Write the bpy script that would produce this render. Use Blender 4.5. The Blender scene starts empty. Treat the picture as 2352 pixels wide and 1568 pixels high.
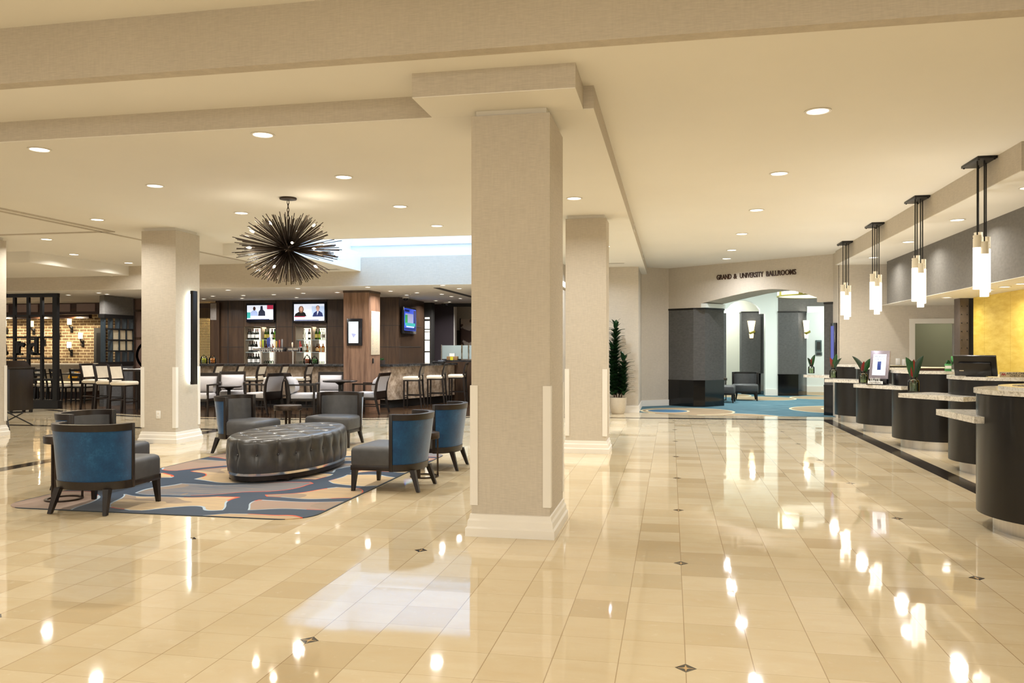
import bpy, bmesh, math, random
from mathutils import Vector, Matrix
random.seed(7)
PI = math.pi
C = bpy.context.scene.collection
sc = bpy.context.scene

# ------------------------------------------------------------------ measuring helpers
F, EYE, CX, CY, YAW = 1862.0, 1.441, 1176.0, 799.5, math.radians(11.10)
FW = (-math.sin(YAW), math.cos(YAW)); RT = (math.cos(YAW), math.sin(YAW))
def ray(u, v):
    a = (u-CX)/F
    return FW[0]+RT[0]*a, FW[1]+RT[1]*a, (CY-v)/F
def at_z(u, v, z=0.0):
    r = ray(u, v); t = (z-EYE)/r[2]
    return r[0]*t, r[1]*t
def at_y(u, v, y):
    r = ray(u, v); t = y/r[1]
    return r[0]*t, EYE+r[2]*t
def X_at(u, y): return at_y(u, 0, y)[0]

# ------------------------------------------------------------------ geometry builder
class B:
    def __init__(self): self.bm = bmesh.new()
    def box(self, x0, x1, y0, y1, z0, z1, bev=0.0, seg=2, M=None):
        m = Matrix.Translation(((x0+x1)/2, (y0+y1)/2, (z0+z1)/2)) @ Matrix.Diagonal((abs(x1-x0), abs(y1-y0), abs(z1-z0), 1))
        if M is not None: m = M @ m
        g = bmesh.ops.create_cube(self.bm, size=1, matrix=m)
        if bev:
            es = set()
            for v in g['verts']: es.update(v.link_edges)
            bmesh.ops.bevel(self.bm, geom=list(es), offset=bev, segments=seg, profile=0.5, affect='EDGES')
        return self
    def faces(self, vs, fs):
        bv = [self.bm.verts.new(v) for v in vs]
        for f in fs:
            try: self.bm.faces.new([bv[i] for i in f])
            except ValueError: pass
        return self
    def prism(self, poly, z0, z1, M=None):
        n = len(poly)
        vs = [Vector((x, y, z0)) for x, y in poly]+[Vector((x, y, z1)) for x, y in poly]
        if M is not None: vs = [M @ v for v in vs]
        fs = [list(range(n))[::-1], list(range(n, 2*n))]+[[i, (i+1) % n, n+(i+1) % n, n+i] for i in range(n)]
        return self.faces(vs, fs)
    def loft(self, rings, closed=True, caps=True, wrap=False):
        n = len(rings[0]); vs = [Vector(p) for r in rings for p in r]; fs = []
        m = len(rings)
        for k in range(m if wrap else m-1):
            for i in range(n if closed else n-1):
                a, b = k*n+i, k*n+(i+1) % n
                c, d = ((k+1) % m)*n+(i+1) % n, ((k+1) % m)*n+i
                fs.append([a, b, c, d])
        if caps and closed and not wrap:
            fs.append(list(range(n))[::-1]); fs.append([(m-1)*n+i for i in range(n)])
        return self.faces(vs, fs)
    def lathe(self, prof, n=24, c=(0, 0, 0), M=None, ring=False):
        rings = []
        for r, z in prof:
            ring = [Vector((c[0]+max(r, 1e-4)*math.cos(2*PI*i/n), c[1]+max(r, 1e-4)*math.sin(2*PI*i/n), c[2]+z)) for i in range(n)]
            if M is not None: ring = [M @ p for p in ring]
            rings.append(ring)
        return self.loft(rings, wrap=ring)
    def tube(self, path, r, n=8, r1=None):
        pts = [Vector(p) for p in path]; rings = []
        for i, p in enumerate(pts):
            d = (pts[min(i+1, len(pts)-1)]-pts[max(i-1, 0)]).normalized()
            a = d.orthogonal().normalized() if i == 0 else (u0-d*u0.dot(d)).normalized()
            u0 = a; b = d.cross(a)
            rr = r if r1 is None else r+(r1-r)*i/(len(pts)-1)
            rings.append([p+a*rr*math.cos(2*PI*k/n)+b*rr*math.sin(2*PI*k/n) for k in range(n)])
        return self.loft(rings)
    def bar(self, p0, p1, w0, w1=None, d0=None, d1=None):
        # tapered square bar between two points, width along x, depth along y
        w1 = w0 if w1 is None else w1; d0 = w0 if d0 is None else d0; d1 = w1 if d1 is None else d1
        def ring(p, w, d): return [(p[0]-w/2, p[1]-d/2, p[2]), (p[0]+w/2, p[1]-d/2, p[2]), (p[0]+w/2, p[1]+d/2, p[2]), (p[0]-w/2, p[1]+d/2, p[2])]
        return self.loft([ring(p0, w0, d0), ring(p1, w1, d1)])
    def sphere(self, c, r, n=16, s=(1, 1, 1)):
        bmesh.ops.create_uvsphere(self.bm, u_segments=n, v_segments=max(6, n//2), radius=r, matrix=Matrix.Translation(c) @ Matrix.Diagonal((s[0], s[1], s[2], 1)))
        return self
    def done(self, name, m, parent=None, loc=None, ang=38, sub=0, rz=0, kind=None):
        bmesh.ops.recalc_face_normals(self.bm, faces=self.bm.faces)
        me = bpy.data.meshes.new(name); self.bm.to_mesh(me); self.bm.free()
        me.shade_smooth(); me.set_sharp_from_angle(angle=math.radians(ang))
        me.materials.append(m)
        o = bpy.data.objects.new(name, me); C.objects.link(o)
        if parent is not None: o.parent = parent
        if loc is not None: o.location = loc
        if rz: o.rotation_euler = (0, 0, rz)
        if sub:
            md = o.modifiers.new('smooth', 'SUBSURF'); md.levels = sub; md.render_levels = sub
        if kind: o['kind'] = kind
        return o
def tag(o, label, cat, group=None):
    o['label'] = label; o['category'] = cat
    if group: o['group'] = group
    return o
def thing(name, label, cat, loc=(0, 0, 0), rz=0.0, group=None):
    o = bpy.data.objects.new(name, None); C.objects.link(o); o.empty_display_size = 0.1
    o.location = loc; o.rotation_euler = (0, 0, rz)
    return tag(o, label, cat, group)
def struct(name, b, m, **k):
    return b.done(name, m, kind='structure', **k)
def sbox(name, m, *a, **k):
    return struct(name, B().box(*a), m, **k)
def dup(root, label, loc, rz=0.0, scale=None):
    r = root.copy(); C.objects.link(r); r.location = loc; r.rotation_euler = (0, 0, rz); r['label'] = label
    if scale: r.scale = scale
    for ch in list(root.children):
        c = ch.copy(); C.objects.link(c); c.parent = r
        for g in list(ch.children):
            d = g.copy(); C.objects.link(d); d.parent = c
    return r
def share(o, parent, loc=None, rot=None, scale=None):
    c = o.copy(); C.objects.link(c); c.parent = parent
    if loc is not None: c.location = loc
    if rot is not None: c.rotation_euler = rot
    if scale is not None: c.scale = scale
    return c
ORD = ['first', 'second', 'third', 'fourth', 'fifth', 'sixth', 'seventh', 'eighth', 'ninth', 'tenth', 'eleventh', 'twelfth', 'thirteenth', 'fourteenth']

# ------------------------------------------------------------------ materials
def lin(c):
    if isinstance(c, str):
        c = c.lstrip('#'); c = [int(c[i:i+2], 16)/255 for i in (0, 2, 4)]
        return tuple(x/12.92 if x <= .04045 else ((x+.055)/1.055)**2.4 for x in c)
    return tuple(c)
class NT:
    def __init__(self, name):
        self.m = bpy.data.materials.new(name); self.m.use_nodes = True
        self.t = self.m.node_tree; self.b = self.t.nodes['Principled BSDF']
    def n(self, kind, **k):
        nd = self.t.nodes.new(kind)
        for a, v in k.items(): setattr(nd, a, v)
        return nd
    def put(self, sock, v):
        if hasattr(v, 'is_output'): self.t.links.new(v, sock)
        elif isinstance(v, (tuple, list)) and len(v) == 3 and sock.type == 'RGBA': sock.default_value = (*v, 1)
        else: sock.default_value = v
    def ma(self, op, a, b=None, c=None):
        nd = self.n('ShaderNodeMath', operation=op)
        for i, v in enumerate((a, b, c)):
            if v is not None: self.put(nd.inputs[i], v)
        return nd.outputs[0]
    def vm(self, op, a, b=None):
        nd = self.n('ShaderNodeVectorMath', operation=op)
        self.put(nd.inputs[0], a)
        if b is not None: self.put(nd.inputs[3] if op == 'SCALE' else nd.inputs[1], b)
        return nd.outputs['Value'] if op in ('LENGTH', 'DISTANCE') else nd.outputs[0]
    def mix(self, f, a, b, bt='MIX'):
        nd = self.n('ShaderNodeMix', data_type='RGBA', blend_type=bt)
        self.put(nd.inputs[0], f); self.put(nd.inputs[6], a); self.put(nd.inputs[7], b)
        return nd.outputs[2]
    def ramp(self, f, stops, interp='LINEAR'):
        nd = self.n('ShaderNodeValToRGB'); cr = nd.color_ramp; cr.interpolation = interp
        while len(cr.elements) < len(stops): cr.elements.new(0.5)
        for e, (p, c) in zip(cr.elements, stops): e.position = p; e.color = (*c, 1)
        self.put(nd.inputs[0], f)
        return nd.outputs[0]
    def pos(self, obj=False):
        return self.n('ShaderNodeTexCoord').outputs['Object'] if obj else self.n('ShaderNodeNewGeometry').outputs['Position']
    def xyz(self, v):
        s = self.n('ShaderNodeSeparateXYZ'); self.put(s.inputs[0], v); return s.outputs
    def comb(self, x, y, z=0.0):
        s = self.n('ShaderNodeCombineXYZ')
        for i, v in enumerate((x, y, z)): self.put(s.inputs[i], v)
        return s.outputs[0]
    def noise(self, v, scale, detail=3.0, rough=0.5, mul=None, dist=0.0):
        if mul: v = self.vm('MULTIPLY', v, mul)
        nd = self.n('ShaderNodeTexNoise'); self.put(nd.inputs['Vector'], v)
        nd.inputs['Scale'].default_value = scale; nd.inputs['Detail'].default_value = detail
        nd.inputs['Roughness'].default_value = rough; nd.inputs['Distortion'].default_value = dist
        return nd.outputs[0]
    def bump(self, h, strength=.3, dist=.01):
        nd = self.n('ShaderNodeBump'); nd.inputs['Strength'].default_value = strength; nd.inputs['Distance'].default_value = dist
        self.put(nd.inputs['Height'], h); self.put(self.b.inputs['Normal'], nd.outputs[0])
    def set(self, **k):
        names = dict(color='Base Color', rough='Roughness', metal='Metallic', spec='Specular IOR Level', trans='Transmission Weight', ior='IOR',
                     coat='Coat Weight', sheen='Sheen Weight', emit='Emission Color', es='Emission Strength', alpha='Alpha', sss='Subsurface Weight')
        for a, v in k.items(): self.put(self.b.inputs[names[a]], lin(v) if isinstance(v, str) else v)
        return self
def plain(name, color, rough=.5, metal=0.0, var=.08, scale=30.0, mul=None, bump=0.0, **k):
    t = NT(name); c = lin(color); p = t.pos(True)
    f = t.noise(p, scale, 3, .55, mul)
    t.set(color=t.ramp(f, [(.3, tuple(x*(1-var) for x in c)), (.7, tuple(min(1, x*(1+var)) for x in c))]), rough=rough, metal=metal, **k)
    if bump: t.bump(f, bump, .004)
    return t.m
def glow(name, color, strength):
    t = NT(name); t.set(color=lin(color), emit=lin(color), es=strength, rough=.5); return t.m
def glassy(name, color, rough=.02, haze=0.0, ior=1.5):
    # thin-walled glass: tinted see-through body with a Fresnel reflection, optional frosting
    t = NT(name); c = lin(color); out = t.t.nodes['Material Output']
    tr = t.n('ShaderNodeBsdfTransparent'); tr.inputs[0].default_value = (*c, 1)
    gl = t.n('ShaderNodeBsdfGlossy'); gl.inputs['Roughness'].default_value = rough
    fr = t.n('ShaderNodeFresnel'); fr.inputs[0].default_value = ior
    body = tr.outputs[0]
    if haze:
        df = t.n('ShaderNodeBsdfDiffuse'); df.inputs[0].default_value = (*c, 1)
        mx = t.n('ShaderNodeMixShader'); mx.inputs[0].default_value = haze
        t.t.links.new(body, mx.inputs[1]); t.t.links.new(df.outputs[0], mx.inputs[2]); body = mx.outputs[0]
    m2 = t.n('ShaderNodeMixShader'); t.t.links.new(fr.outputs[0], m2.inputs[0]); t.t.links.new(body, m2.inputs[1]); t.t.links.new(gl.outputs[0], m2.inputs[2])
    t.t.links.new(m2.outputs[0], out.inputs[0]); t.t.nodes.remove(t.b); return t.m
def weave(name, color, sx, sz, var=.12, bump=.25, rough=.85):
    t = NT(name); c = lin(color); p = t.pos()
    a = t.noise(p, 1.0, 2, .5, (14, 14, sz)); b = t.noise(p, 1.0, 2, .5, (sx, sx, 9)); w = t.noise(p, 1.2, 2, .5)
    f = t.ma('ADD', t.ma('MULTIPLY', a, .55), t.ma('ADD', t.ma('MULTIPLY', b, .25), t.ma('MULTIPLY', w, .2)))
    t.set(color=t.ramp(f, [(.3, tuple(x*(1-var) for x in c)), (.7, tuple(min(1, x*(1+var)) for x in c))]), rough=rough, spec=.2)
    t.bump(f, bump, .004)
    return t.m
def wood(name, dark, light, axis='z', rough=.35, scale=1.0, coat=0.0, obj=False):
    t = NT(name); p = t.pos(obj)
    mul = {'z': (14, 14, .9), 'x': (.9, 14, 14), 'y': (14, .9, 14)}[axis]
    f = t.noise(p, scale, 6, .6, mul, .4)
    g = t.noise(p, scale*5, 3, .6, mul)
    h = t.ma('ADD', t.ma('MULTIPLY', f, .7), t.ma('MULTIPLY', g, .3))
    t.set(color=t.ramp(h, [(.32, lin(dark)), (.68, lin(light))]), rough=rough, coat=coat, spec=.4)
    return t.m

M = {}
M['ceil'] = plain('ceiling_paint', (.83, .80, .735), .9, var=.015, scale=.8)
M['white'] = plain('white_trim_paint', (.80, .765, .70), .5, var=.02, scale=2)
M['fabric'] = weave('woven_wallcovering', (.55, .495, .415), 60, 170)
M['fabricg'] = weave('grey_wallcovering', (.165, .155, .14), 120, 30, .15)
M['pier'] = weave('charcoal_wallcovering', (.10, .098, .095), 120, 30, .2)
M['pale'] = plain('pale_wall_paint', (.78, .82, .78), .8, var=.02, scale=1)
M['cream'] = plain('cream_wall_paint', (.74, .70, .58), .8, var=.02, scale=1)
M['sky_white'] = plain('skylight_white', (.86, .88, .90), .8, var=.01, scale=1)
M['darkwood'] = wood('espresso_wood', '#15100d', '#281d16', 'z', .3, obj=True)
M['darkwoodx'] = wood('espresso_wood_cross', '#15100d', '#281d16', 'x', .3, obj=True)
M['panel'] = wood('walnut_panelling', '#31241c', '#54402f', 'z', .32)
M['panel_light'] = wood('weathered_walnut', '#583f30', '#9c7a62', 'z', .4)
M['panel_olive'] = wood('golden_walnut', '#4a3820', '#6d542f', 'z', .4)
M['podwood'] = wood('black_stained_oak', '#090706', '#130f0c', 'z', .34, coat=.2)
M['purple'] = plain('aubergine_wall', '#3a3035', .7, var=.05, scale=1)
M['black'] = plain('black_metal', '#15120f', .42, .3, .1)
M['blackgloss'] = plain('black_plastic', '#111012', .25, 0, .1)
M['blackstone'] = plain('black_polished_stone', '#0c0c0d', .08, 0, .2)
M['bronze'] = plain('dark_bronze', '#3b3027', .36, .7, .2)
M['steel'] = plain('brushed_steel', (.74, .71, .66), .33, 1.0, .05, 1.0, (90, 90, 2))
M['chrome'] = plain('polished_chrome', (.75, .73, .70), .12, 1.0, .03)
M['velvet'] = None
M['greyleather'] = plain('grey_leather', (.058, .057, .058), .46, 0, .12, 14, bump=.05)
M['blackleather'] = plain('charcoal_leather', (.042, .040, .039), .30, 0, .15, 20, bump=.05, spec=.7)
M['silverfab'] = plain('silver_weave', (.50, .47, .46), .85, 0, .14, 160, bump=.3)
M['creamleather'] = plain('cream_leather', (.68, .60, .46), .5, 0, .05, 12)
M['creampad'] = plain('beige_back_pad', (.55, .49, .38), .6, 0, .06, 30)
M['glass'] = glassy('clear_glass', (.90, .93, .90), .03)
M['frost'] = glassy('frosted_glass', (.62, .74, .73), .3, .55)
M['lens'] = glow('lamp_lens', (1.0, .93, .80), 6.0)
M['bulb'] = glow('bulb_glow', (1.0, .85, .62), 14.0)
M['tubeglow'] = glow('pendant_glow', (1.0, .93, .82), 3.2)
M['tubecap'] = plain('opal_glass', (.82, .76, .62), .3, var=.02)
M['gap'] = plain('shadow_gap', (.03, .028, .025), .8)
M['paper'] = plain('white_paper', (.80, .79, .75), .7, var=.02)
M['plate'] = plain('white_china', (.82, .81, .78), .2, var=.02)
M['brown'] = wood('dark_brown_beam', '#2b1a10', '#4c3120', 'x', .5)
M['leaf'] = plain('dark_green_leaf', '#16301a', .35, 0, .35, 8)
M['leaf2'] = plain('deep_green_leaf', '#1f4a22', .3, 0, .3, 6)
M['leafred'] = plain('red_green_leaf', '#7c1f1c', .35, 0, .5, 5)
M['grill'] = plain('vent_grille', (.42, .39, .34), .6)

def velvet():
    t = NT('blue_velvet'); p = t.pos(True)
    f = t.noise(p, 5, 5, .65); g = t.noise(p, 60, 3, .6)
    h = t.ma('ADD', t.ma('MULTIPLY', f, .75), t.ma('MULTIPLY', g, .25))
    t.set(color=t.ramp(h, [(.3, lin('#0a2c50')), (.55, lin('#12446c')), (.75, lin('#2a668f'))]), rough=.8, sheen=.5, spec=.2)
    t.bump(g, .2, .003); return t.m
M['velvet'] = velvet()

def marble():
    t = NT('marble_floor_tiles'); p = t.pos(); x, y, z = t.xyz(p)
    P6 = 1.817; tp = P6/6
    ax = t.ma('DIVIDE', t.ma('SUBTRACT', x, .065), tp); ay = t.ma('DIVIDE', t.ma('SUBTRACT', y, 3.736), tp)
    ix, iy = t.ma('FLOOR', ax), t.ma('FLOOR', ay); fx, fy = t.ma('FRACT', ax), t.ma('FRACT', ay)
    wn = t.n('ShaderNodeTexWhiteNoise', noise_dimensions='2D'); t.put(wn.inputs['Vector'], t.comb(ix, iy))
    v = wn.outputs['Value']; col = wn.outputs['Color']
    base = t.ramp(v, [(0, (.53, .42, .255)), (.10, (.60, .495, .32)), (.3, (.665, .56, .375)), (1, (.71, .61, .43))])
    off = t.vm('SCALE', col, 30.0)
    nz = t.noise(t.vm('ADD', p, off), 3.2, 6, .62, (1.0, 2.4, 1.0), .6)
    base = t.mix(t.ramp(nz, [(.35, (.0, .0, .0)), (.75, (.45, .45, .45))]), base, (.60, .44, .25))
    nz2 = t.noise(t.vm('ADD', p, off), 16, 4, .6)
    base = t.mix(t.ramp(nz2, [(.62, (0, 0, 0)), (.8, (.35, .35, .35))]), base, (.84, .76, .60))
    ex = t.ma('MINIMUM', fx, t.ma('SUBTRACT', 1.0, fx)); ey = t.ma('MINIMUM', fy, t.ma('SUBTRACT', 1.0, fy))
    gm = t.ma('MAXIMUM', t.ma('LESS_THAN', ex, .0075), t.ma('MULTIPLY', t.ma('LESS_THAN', ey, .0055), .6))
    base = t.mix(t.ma('MULTIPLY', gm, .75), base, (.30, .20, .10))
    dx = t.ma('ABSOLUTE', t.ma('MULTIPLY', t.ma('SUBTRACT', t.ma('FRACT', t.ma('ADD', t.ma('DIVIDE', ax, 6.0), .5)), .5), P6))
    dy = t.ma('ABSOLUTE', t.ma('MULTIPLY', t.ma('SUBTRACT', t.ma('FRACT', t.ma('ADD', t.ma('DIVIDE', ay, 6.0), .5)), .5), P6))
    dm = t.ma('LESS_THAN', t.ma('ADD', dx, dy), .050)
    din = t.ma('LESS_THAN', t.ma('ADD', dx, dy), .036)
    star = t.ma('MULTIPLY', din, t.ma('LESS_THAN', t.ma('MULTIPLY', dx, dy), .00006))
    base = t.mix(dm, base, (.025, .020, .017)); base = t.mix(star, base, (.55, .36, .16))
    tilt = t.vm('SCALE', t.vm('SUBTRACT', col, (.5, .5, .5)), .006)
    wob = t.noise(p, 2.2, 2, .5)
    nrm = t.vm('NORMALIZE', t.vm('ADD', t.n('ShaderNodeNewGeometry').outputs['Normal'], tilt))
    bm_ = t.n('ShaderNodeBump'); bm_.inputs['Strength'].default_value = .03; bm_.inputs['Distance'].default_value = .02
    t.put(bm_.inputs['Height'], wob); t.put(bm_.inputs['Normal'], nrm); t.put(t.b.inputs['Normal'], bm_.outputs[0])
    t.set(color=base, rough=t.ma('ADD', t.ma('MULTIPLY', wob, .03), .03), spec=.62)
    return t.m
M['marble'] = marble()
def granite(name, cols, scale=120, rough=.15):
    t = NT(name); p = t.pos(True)
    f = t.noise(p, scale, 4, .7); g = t.noise(p, scale*.22, 3, .6, None, 1.5)
    h = t.ma('ADD', t.ma('MULTIPLY', f, .6), t.ma('MULTIPLY', g, .4))
    t.set(color=t.ramp(h, [(.32, lin(cols[0])), (.46, lin(cols[1])), (.62, lin(cols[2]))]), rough=rough)
    return t.m
M['granite'] = granite('speckled_granite', ('#6a645b', '#cbc5b9', '#e6e2d9'), 60)
M['granite_dark'] = granite('dark_granite', ('#15120f', '#2c2621', '#4a423a'), 90, .1)
M['barstone'] = granite('mottled_bar_stone', ('#64533f', '#a08c76', '#cbb8a2'), 9, .25)
M['darktop'] = granite('black_bar_granite', ('#161616', '#262626', '#4a4a4c'), 60, .12)
def woodfloor():
    t = NT('dark_plank_floor'); p = t.pos(); x, y, z = t.xyz(p)
    iy = t.ma('FLOOR', t.ma('DIVIDE', y, .13)); fy = t.ma('FRACT', t.ma('DIVIDE', y, .13))
    wn = t.n('ShaderNodeTexWhiteNoise', noise_dimensions='1D'); t.put(wn.inputs['W'], iy)
    f = t.noise(t.vm('ADD', p, t.vm('SCALE', wn.outputs['Color'], 9.0)), 1.0, 5, .6, (1.2, 14, 1))
    h = t.ma('ADD', t.ma('MULTIPLY', f, .6), t.ma('MULTIPLY', wn.outputs['Value'], .4))
    c = t.ramp(h, [(.2, lin('#2a1d14')), (.6, lin('#4d3826')), (.9, lin('#7a5e42'))])
    t.set(color=t.mix(t.ma('LESS_THAN', fy, .04), c, (.01, .008, .006)), rough=.16, spec=.5); return t.m
M['woodfloor'] = woodfloor()
def rugmat():
    t = NT('organic_pattern_rug'); p = t.pos(); x, y, z = t.xyz(p)
    w = t.n('ShaderNodeTexNoise'); t.put(w.inputs['Vector'], p); w.inputs['Scale'].default_value = .9; w.inputs['Detail'].default_value = 1.0
    wp = t.vm('ADD', p, t.vm('SCALE', t.vm('SUBTRACT', w.outputs['Color'], (.5, .5, .5)), 1.1))
    vp = t.vm('MULTIPLY', wp, (.62, 1.05, 0.0))
    def vor(feat):
        v = t.n('ShaderNodeTexVoronoi', voronoi_dimensions='2D', feature=feat); t.put(v.inputs['Vector'], vp); v.inputs['Scale'].default_value = 1.2
        v.inputs['Randomness'].default_value = .9
        return v
    e = vor('DISTANCE_TO_EDGE').outputs['Distance']; cc = vor('F1').outputs['Color']
    r, g, b = t.xyz(cc)
    streak = t.noise(p, 1.0, 4, .65, (1.0, 46, 1))
    cell = t.ramp(r, [(0, lin('#cdb07c')), (.32, lin('#b89b70')), (.5, lin('#94796a')), (.7, lin('#c3a87c')), (.86, lin('#4d5a6b'))], 'CONSTANT')
    blob = t.ma('LESS_THAN', t.noise(wp, 1.6, 1, .4), .40)
    cell = t.mix(t.ma('MULTIPLY', blob, .85), cell, lin('#7d6c5c'))
    cell = t.mix(t.ramp(streak, [(.40, (0, 0, 0)), (.60, (.75, .75, .75))]), cell, lin('#8d7c6c'))
    edge = t.noise(p, 1.1, 1, .5)
    oc = t.mix(t.ma('GREATER_THAN', edge, .5), lin('#9fb0bd'), lin('#c84a22'))
    wid = t.ma('ADD', .055, t.ma('MULTIPLY', t.noise(p, .8, 1, .5), .10))
    navy = t.mix(streak, lin('#16283c'), lin('#263c54'))
    c = t.mix(t.ma('LESS_THAN', e, t.ma('ADD', wid, .016)), cell, oc)
    c = t.mix(t.ma('LESS_THAN', e, wid), c, navy)
    # dark border binding
    bx = t.ma('SUBTRACT', 1.51, t.ma('ABSOLUTE', t.ma('ADD', x, 4.50)))
    by = t.ma('SUBTRACT', 2.20, t.ma('ABSOLUTE', t.ma('SUBTRACT', y, 8.50)))
    c = t.mix(t.ma('LESS_THAN', t.ma('MINIMUM', bx, by), .02), c, lin('#1c2833'))
    t.set(color=c, rough=.95, spec=.1, sheen=.2); t.bump(streak, .15, .004); return t.m
M['rug'] = rugmat()
def carpet():
    t = NT('ballroom_carpet'); p = t.pos(); x, y, z = t.xyz(p)
    st = t.noise(p, 1.0, 4, .6, (2.0, 16, 1))
    c = t.ramp(st, [(.3, lin('#3d5a66')), (.55, lin('#587884')), (.75, lin('#849699'))])
    tan = t.ramp(st, [(.3, lin('#8d7a62')), (.7, lin('#b09c7e'))])
    for cx, cy, r0, kind in ((1.25, 17.35, 1.15, 0), (.36, 18.95, 1.06, 0), (-.08, 18.95, .50, 1), (4.0, 20.1, 1.25, 0), (4.1, 20.3, .6, 1), (2.6, 24.2, .9, 0), (4.2, 24.8, .8, 0), (1.4, 25.6, 1.0, 0), (5.0, 27.0, 1.2, 0)):
        d = t.ma('POWER', t.ma('ADD', t.ma('POWER', t.ma('SUBTRACT', x, cx), 2.0), t.ma('POWER', t.ma('MULTIPLY', t.ma('SUBTRACT', y, cy), 1.0), 2.0)), .5)
        c = t.mix(t.ma('LESS_THAN', d, r0), c, lin('#d8cfae'))
        c = t.mix(t.ma('LESS_THAN', d, r0-.055), c, tan if kind == 0 else lin('#4a6c88'))
    t.set(color=c, rough=.95, spec=.1); return t.m
M['carpet'] = carpet()
def brick():
    t = NT('lit_brick_wall'); p = t.pos(); x, y, z = t.xyz(p)
    bt = t.n('ShaderNodeTexBrick'); t.put(bt.inputs['Vector'], t.comb(x, z))
    bt.inputs['Scale'].default_value = 1.0; bt.inputs['Brick Width'].default_value = .245; bt.inputs['Row Height'].default_value = .088
    bt.inputs['Mortar Size'].default_value = .013; bt.inputs['Mortar Smooth'].default_value = .3; bt.inputs['Bias'].default_value = -.1
    for i, c in (('Color1', '#54402f'), ('Color2', '#7d6146'), ('Mortar', '#d8c9a4')): bt.inputs[i].default_value = (*lin(c), 1)
    n = t.noise(p, 9, 4, .6)
    t.set(color=t.mix(.35, bt.outputs['Color'], t.ramp(n, [(.3, lin('#4a3626')), (.7, lin('#b39a72'))])), rough=.9)
    t.bump(bt.outputs['Fac'], -.5, .01); return t.m
M['brick'] = brick()
def yellow():
    t = NT('yellow_feature_panel'); p = t.pos(); x, y, z = t.xyz(p)
    f = t.noise(p, 1.0, 4, .6, (3, 3, 14)); s = t.ma('LESS_THAN', t.ma('FRACT', t.ma('DIVIDE', y, 1.05)), .006)
    c = t.ramp(f, [(.3, lin('#d2ae3c')), (.7, lin('#e6cb62'))])
    t.set(color=t.mix(s, c, lin('#a87c18')), rough=.6); return t.m
M['yellow'] = yellow()
EXPOSURE = -0.2
# ================================================================== THE SETTING
Z1, Z2, Z3, ZB, Z0 = 3.45, 3.27, 3.06, 2.75, 3.87
sbox('floor', M['marble'], -22, 9, -8, 21.5, -.1, 0)
wood_edge = [(-22, 18.9), (-14.3, 16.85), (-12.7, 16.1), (-11.2, 15.62), (-9.6, 15.4), (-7.8, 15.5), (-6.05, 15.85), (-4.2, 16.7), (-2.3, 17.9), (-2.3, 29), (-22, 29)]
struct('floor', B().prism(wood_edge, -.05, .003), M['woodfloor'])
struct('floor', B().prism([(-.72, 18.45), (-.2, 18.15), (.6, 17.95), (3.4, 17.95), (9, 17.95), (9, 30), (-.72, 30)], -.05, .004), M['carpet'])
# dark granite bands let into the marble
sbox('trim_1', M['granite_dark'], 2.96, 3.18, -8, 17.3, -.02, .0015)
struct('trim_2', B().prism([(-2.3, 16.72), (2.96, 17.05), (3.18, 17.3), (2.96, 17.3), (-2.3, 16.95)], -.02, .0018), M['granite_dark'])
sbox('trim_3', M['granite_dark'], -7.93, -7.70, -2, 15.4, -.02, .0015)
sbox('trim_4', M['granite_dark'], -22, -7.93, 13.02, 13.22, -.02, .0015)
struct('trim_5', B().prism([(x, y-.42) for x, y in wood_edge[1:9]]+[(x, y-.24) for x, y in wood_edge[1:9]][::-1], -.02, .0016), M['granite_dark'])

# ceilings, stepping down from the camera towards the bar
sbox('ceiling', M['ceil'], -22, 9, -8, 5.3, Z0, Z0+.1)
sbox('wall_header', M['fabric'], -22, 9, 5.3, 5.42, Z1, Z0+.1)
WX0, WX1, WY0, WY1 = -6.9, -2.1, 12.45, 16.6      # the skylight well cuts through
for a in ((-22, 9, 5.42, WY0), (-22, 9, WY1, 21.2), (-22, WX0, WY0, WY1), (WX1, 9, WY0, WY1)): sbox('ceiling', M['ceil'], *a, Z1, Z1+.1)
def drop(name, x0, x1, y0, y1, z, top=Z1):
    sbox('wall_'+name, M['fabric'], x0, x1, y0, y1, z+.006, top)
    sbox('ceiling', M['ceil'], x0+.001, x1-.001, y0+.001, y1-.001, z, z+.006)
drop('soffit', -22, -.58, 6.2, 12.8, Z2)
drop('soffit', -1.86, -.66, 5.68, 6.2, Z2)
drop('soffit', -2.6, -.58, 12.8, 20.35, Z2)
sbox('ceiling', M['ceil'], -11.87, -7.7, 12.8, 16.1, Z2, Z1)
sbox('ceiling', M['ceil'], -22, -11.87, 12.8, 13.25, Z2, Z1)
sbox('ceiling', M['ceil'], -22, -11.87, 13.25, 16.1, Z3, Z1)
sbox('ceiling', M['ceil'], -7.7, -6.4, 12.95, 16.1, Z3, Z1)
sbox('ceiling', M['ceil'], -7.7, -6.4, 12.8, 12.95, Z2, Z1)
# shallow tray mouldings
for k, a in enumerate(((-8.79, -8.74, 9.0, 16.1), (-8.62, -8.55, 4.2, 11.22), (-16, -8.55, 11.2, 11.27))):
    if k == 1: a = (-8.62, -8.55, 6.2, 11.22)
    sbox('trim_%d' % (6+k), M['fabric'], *a, Z2-.012, Z2)
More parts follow.
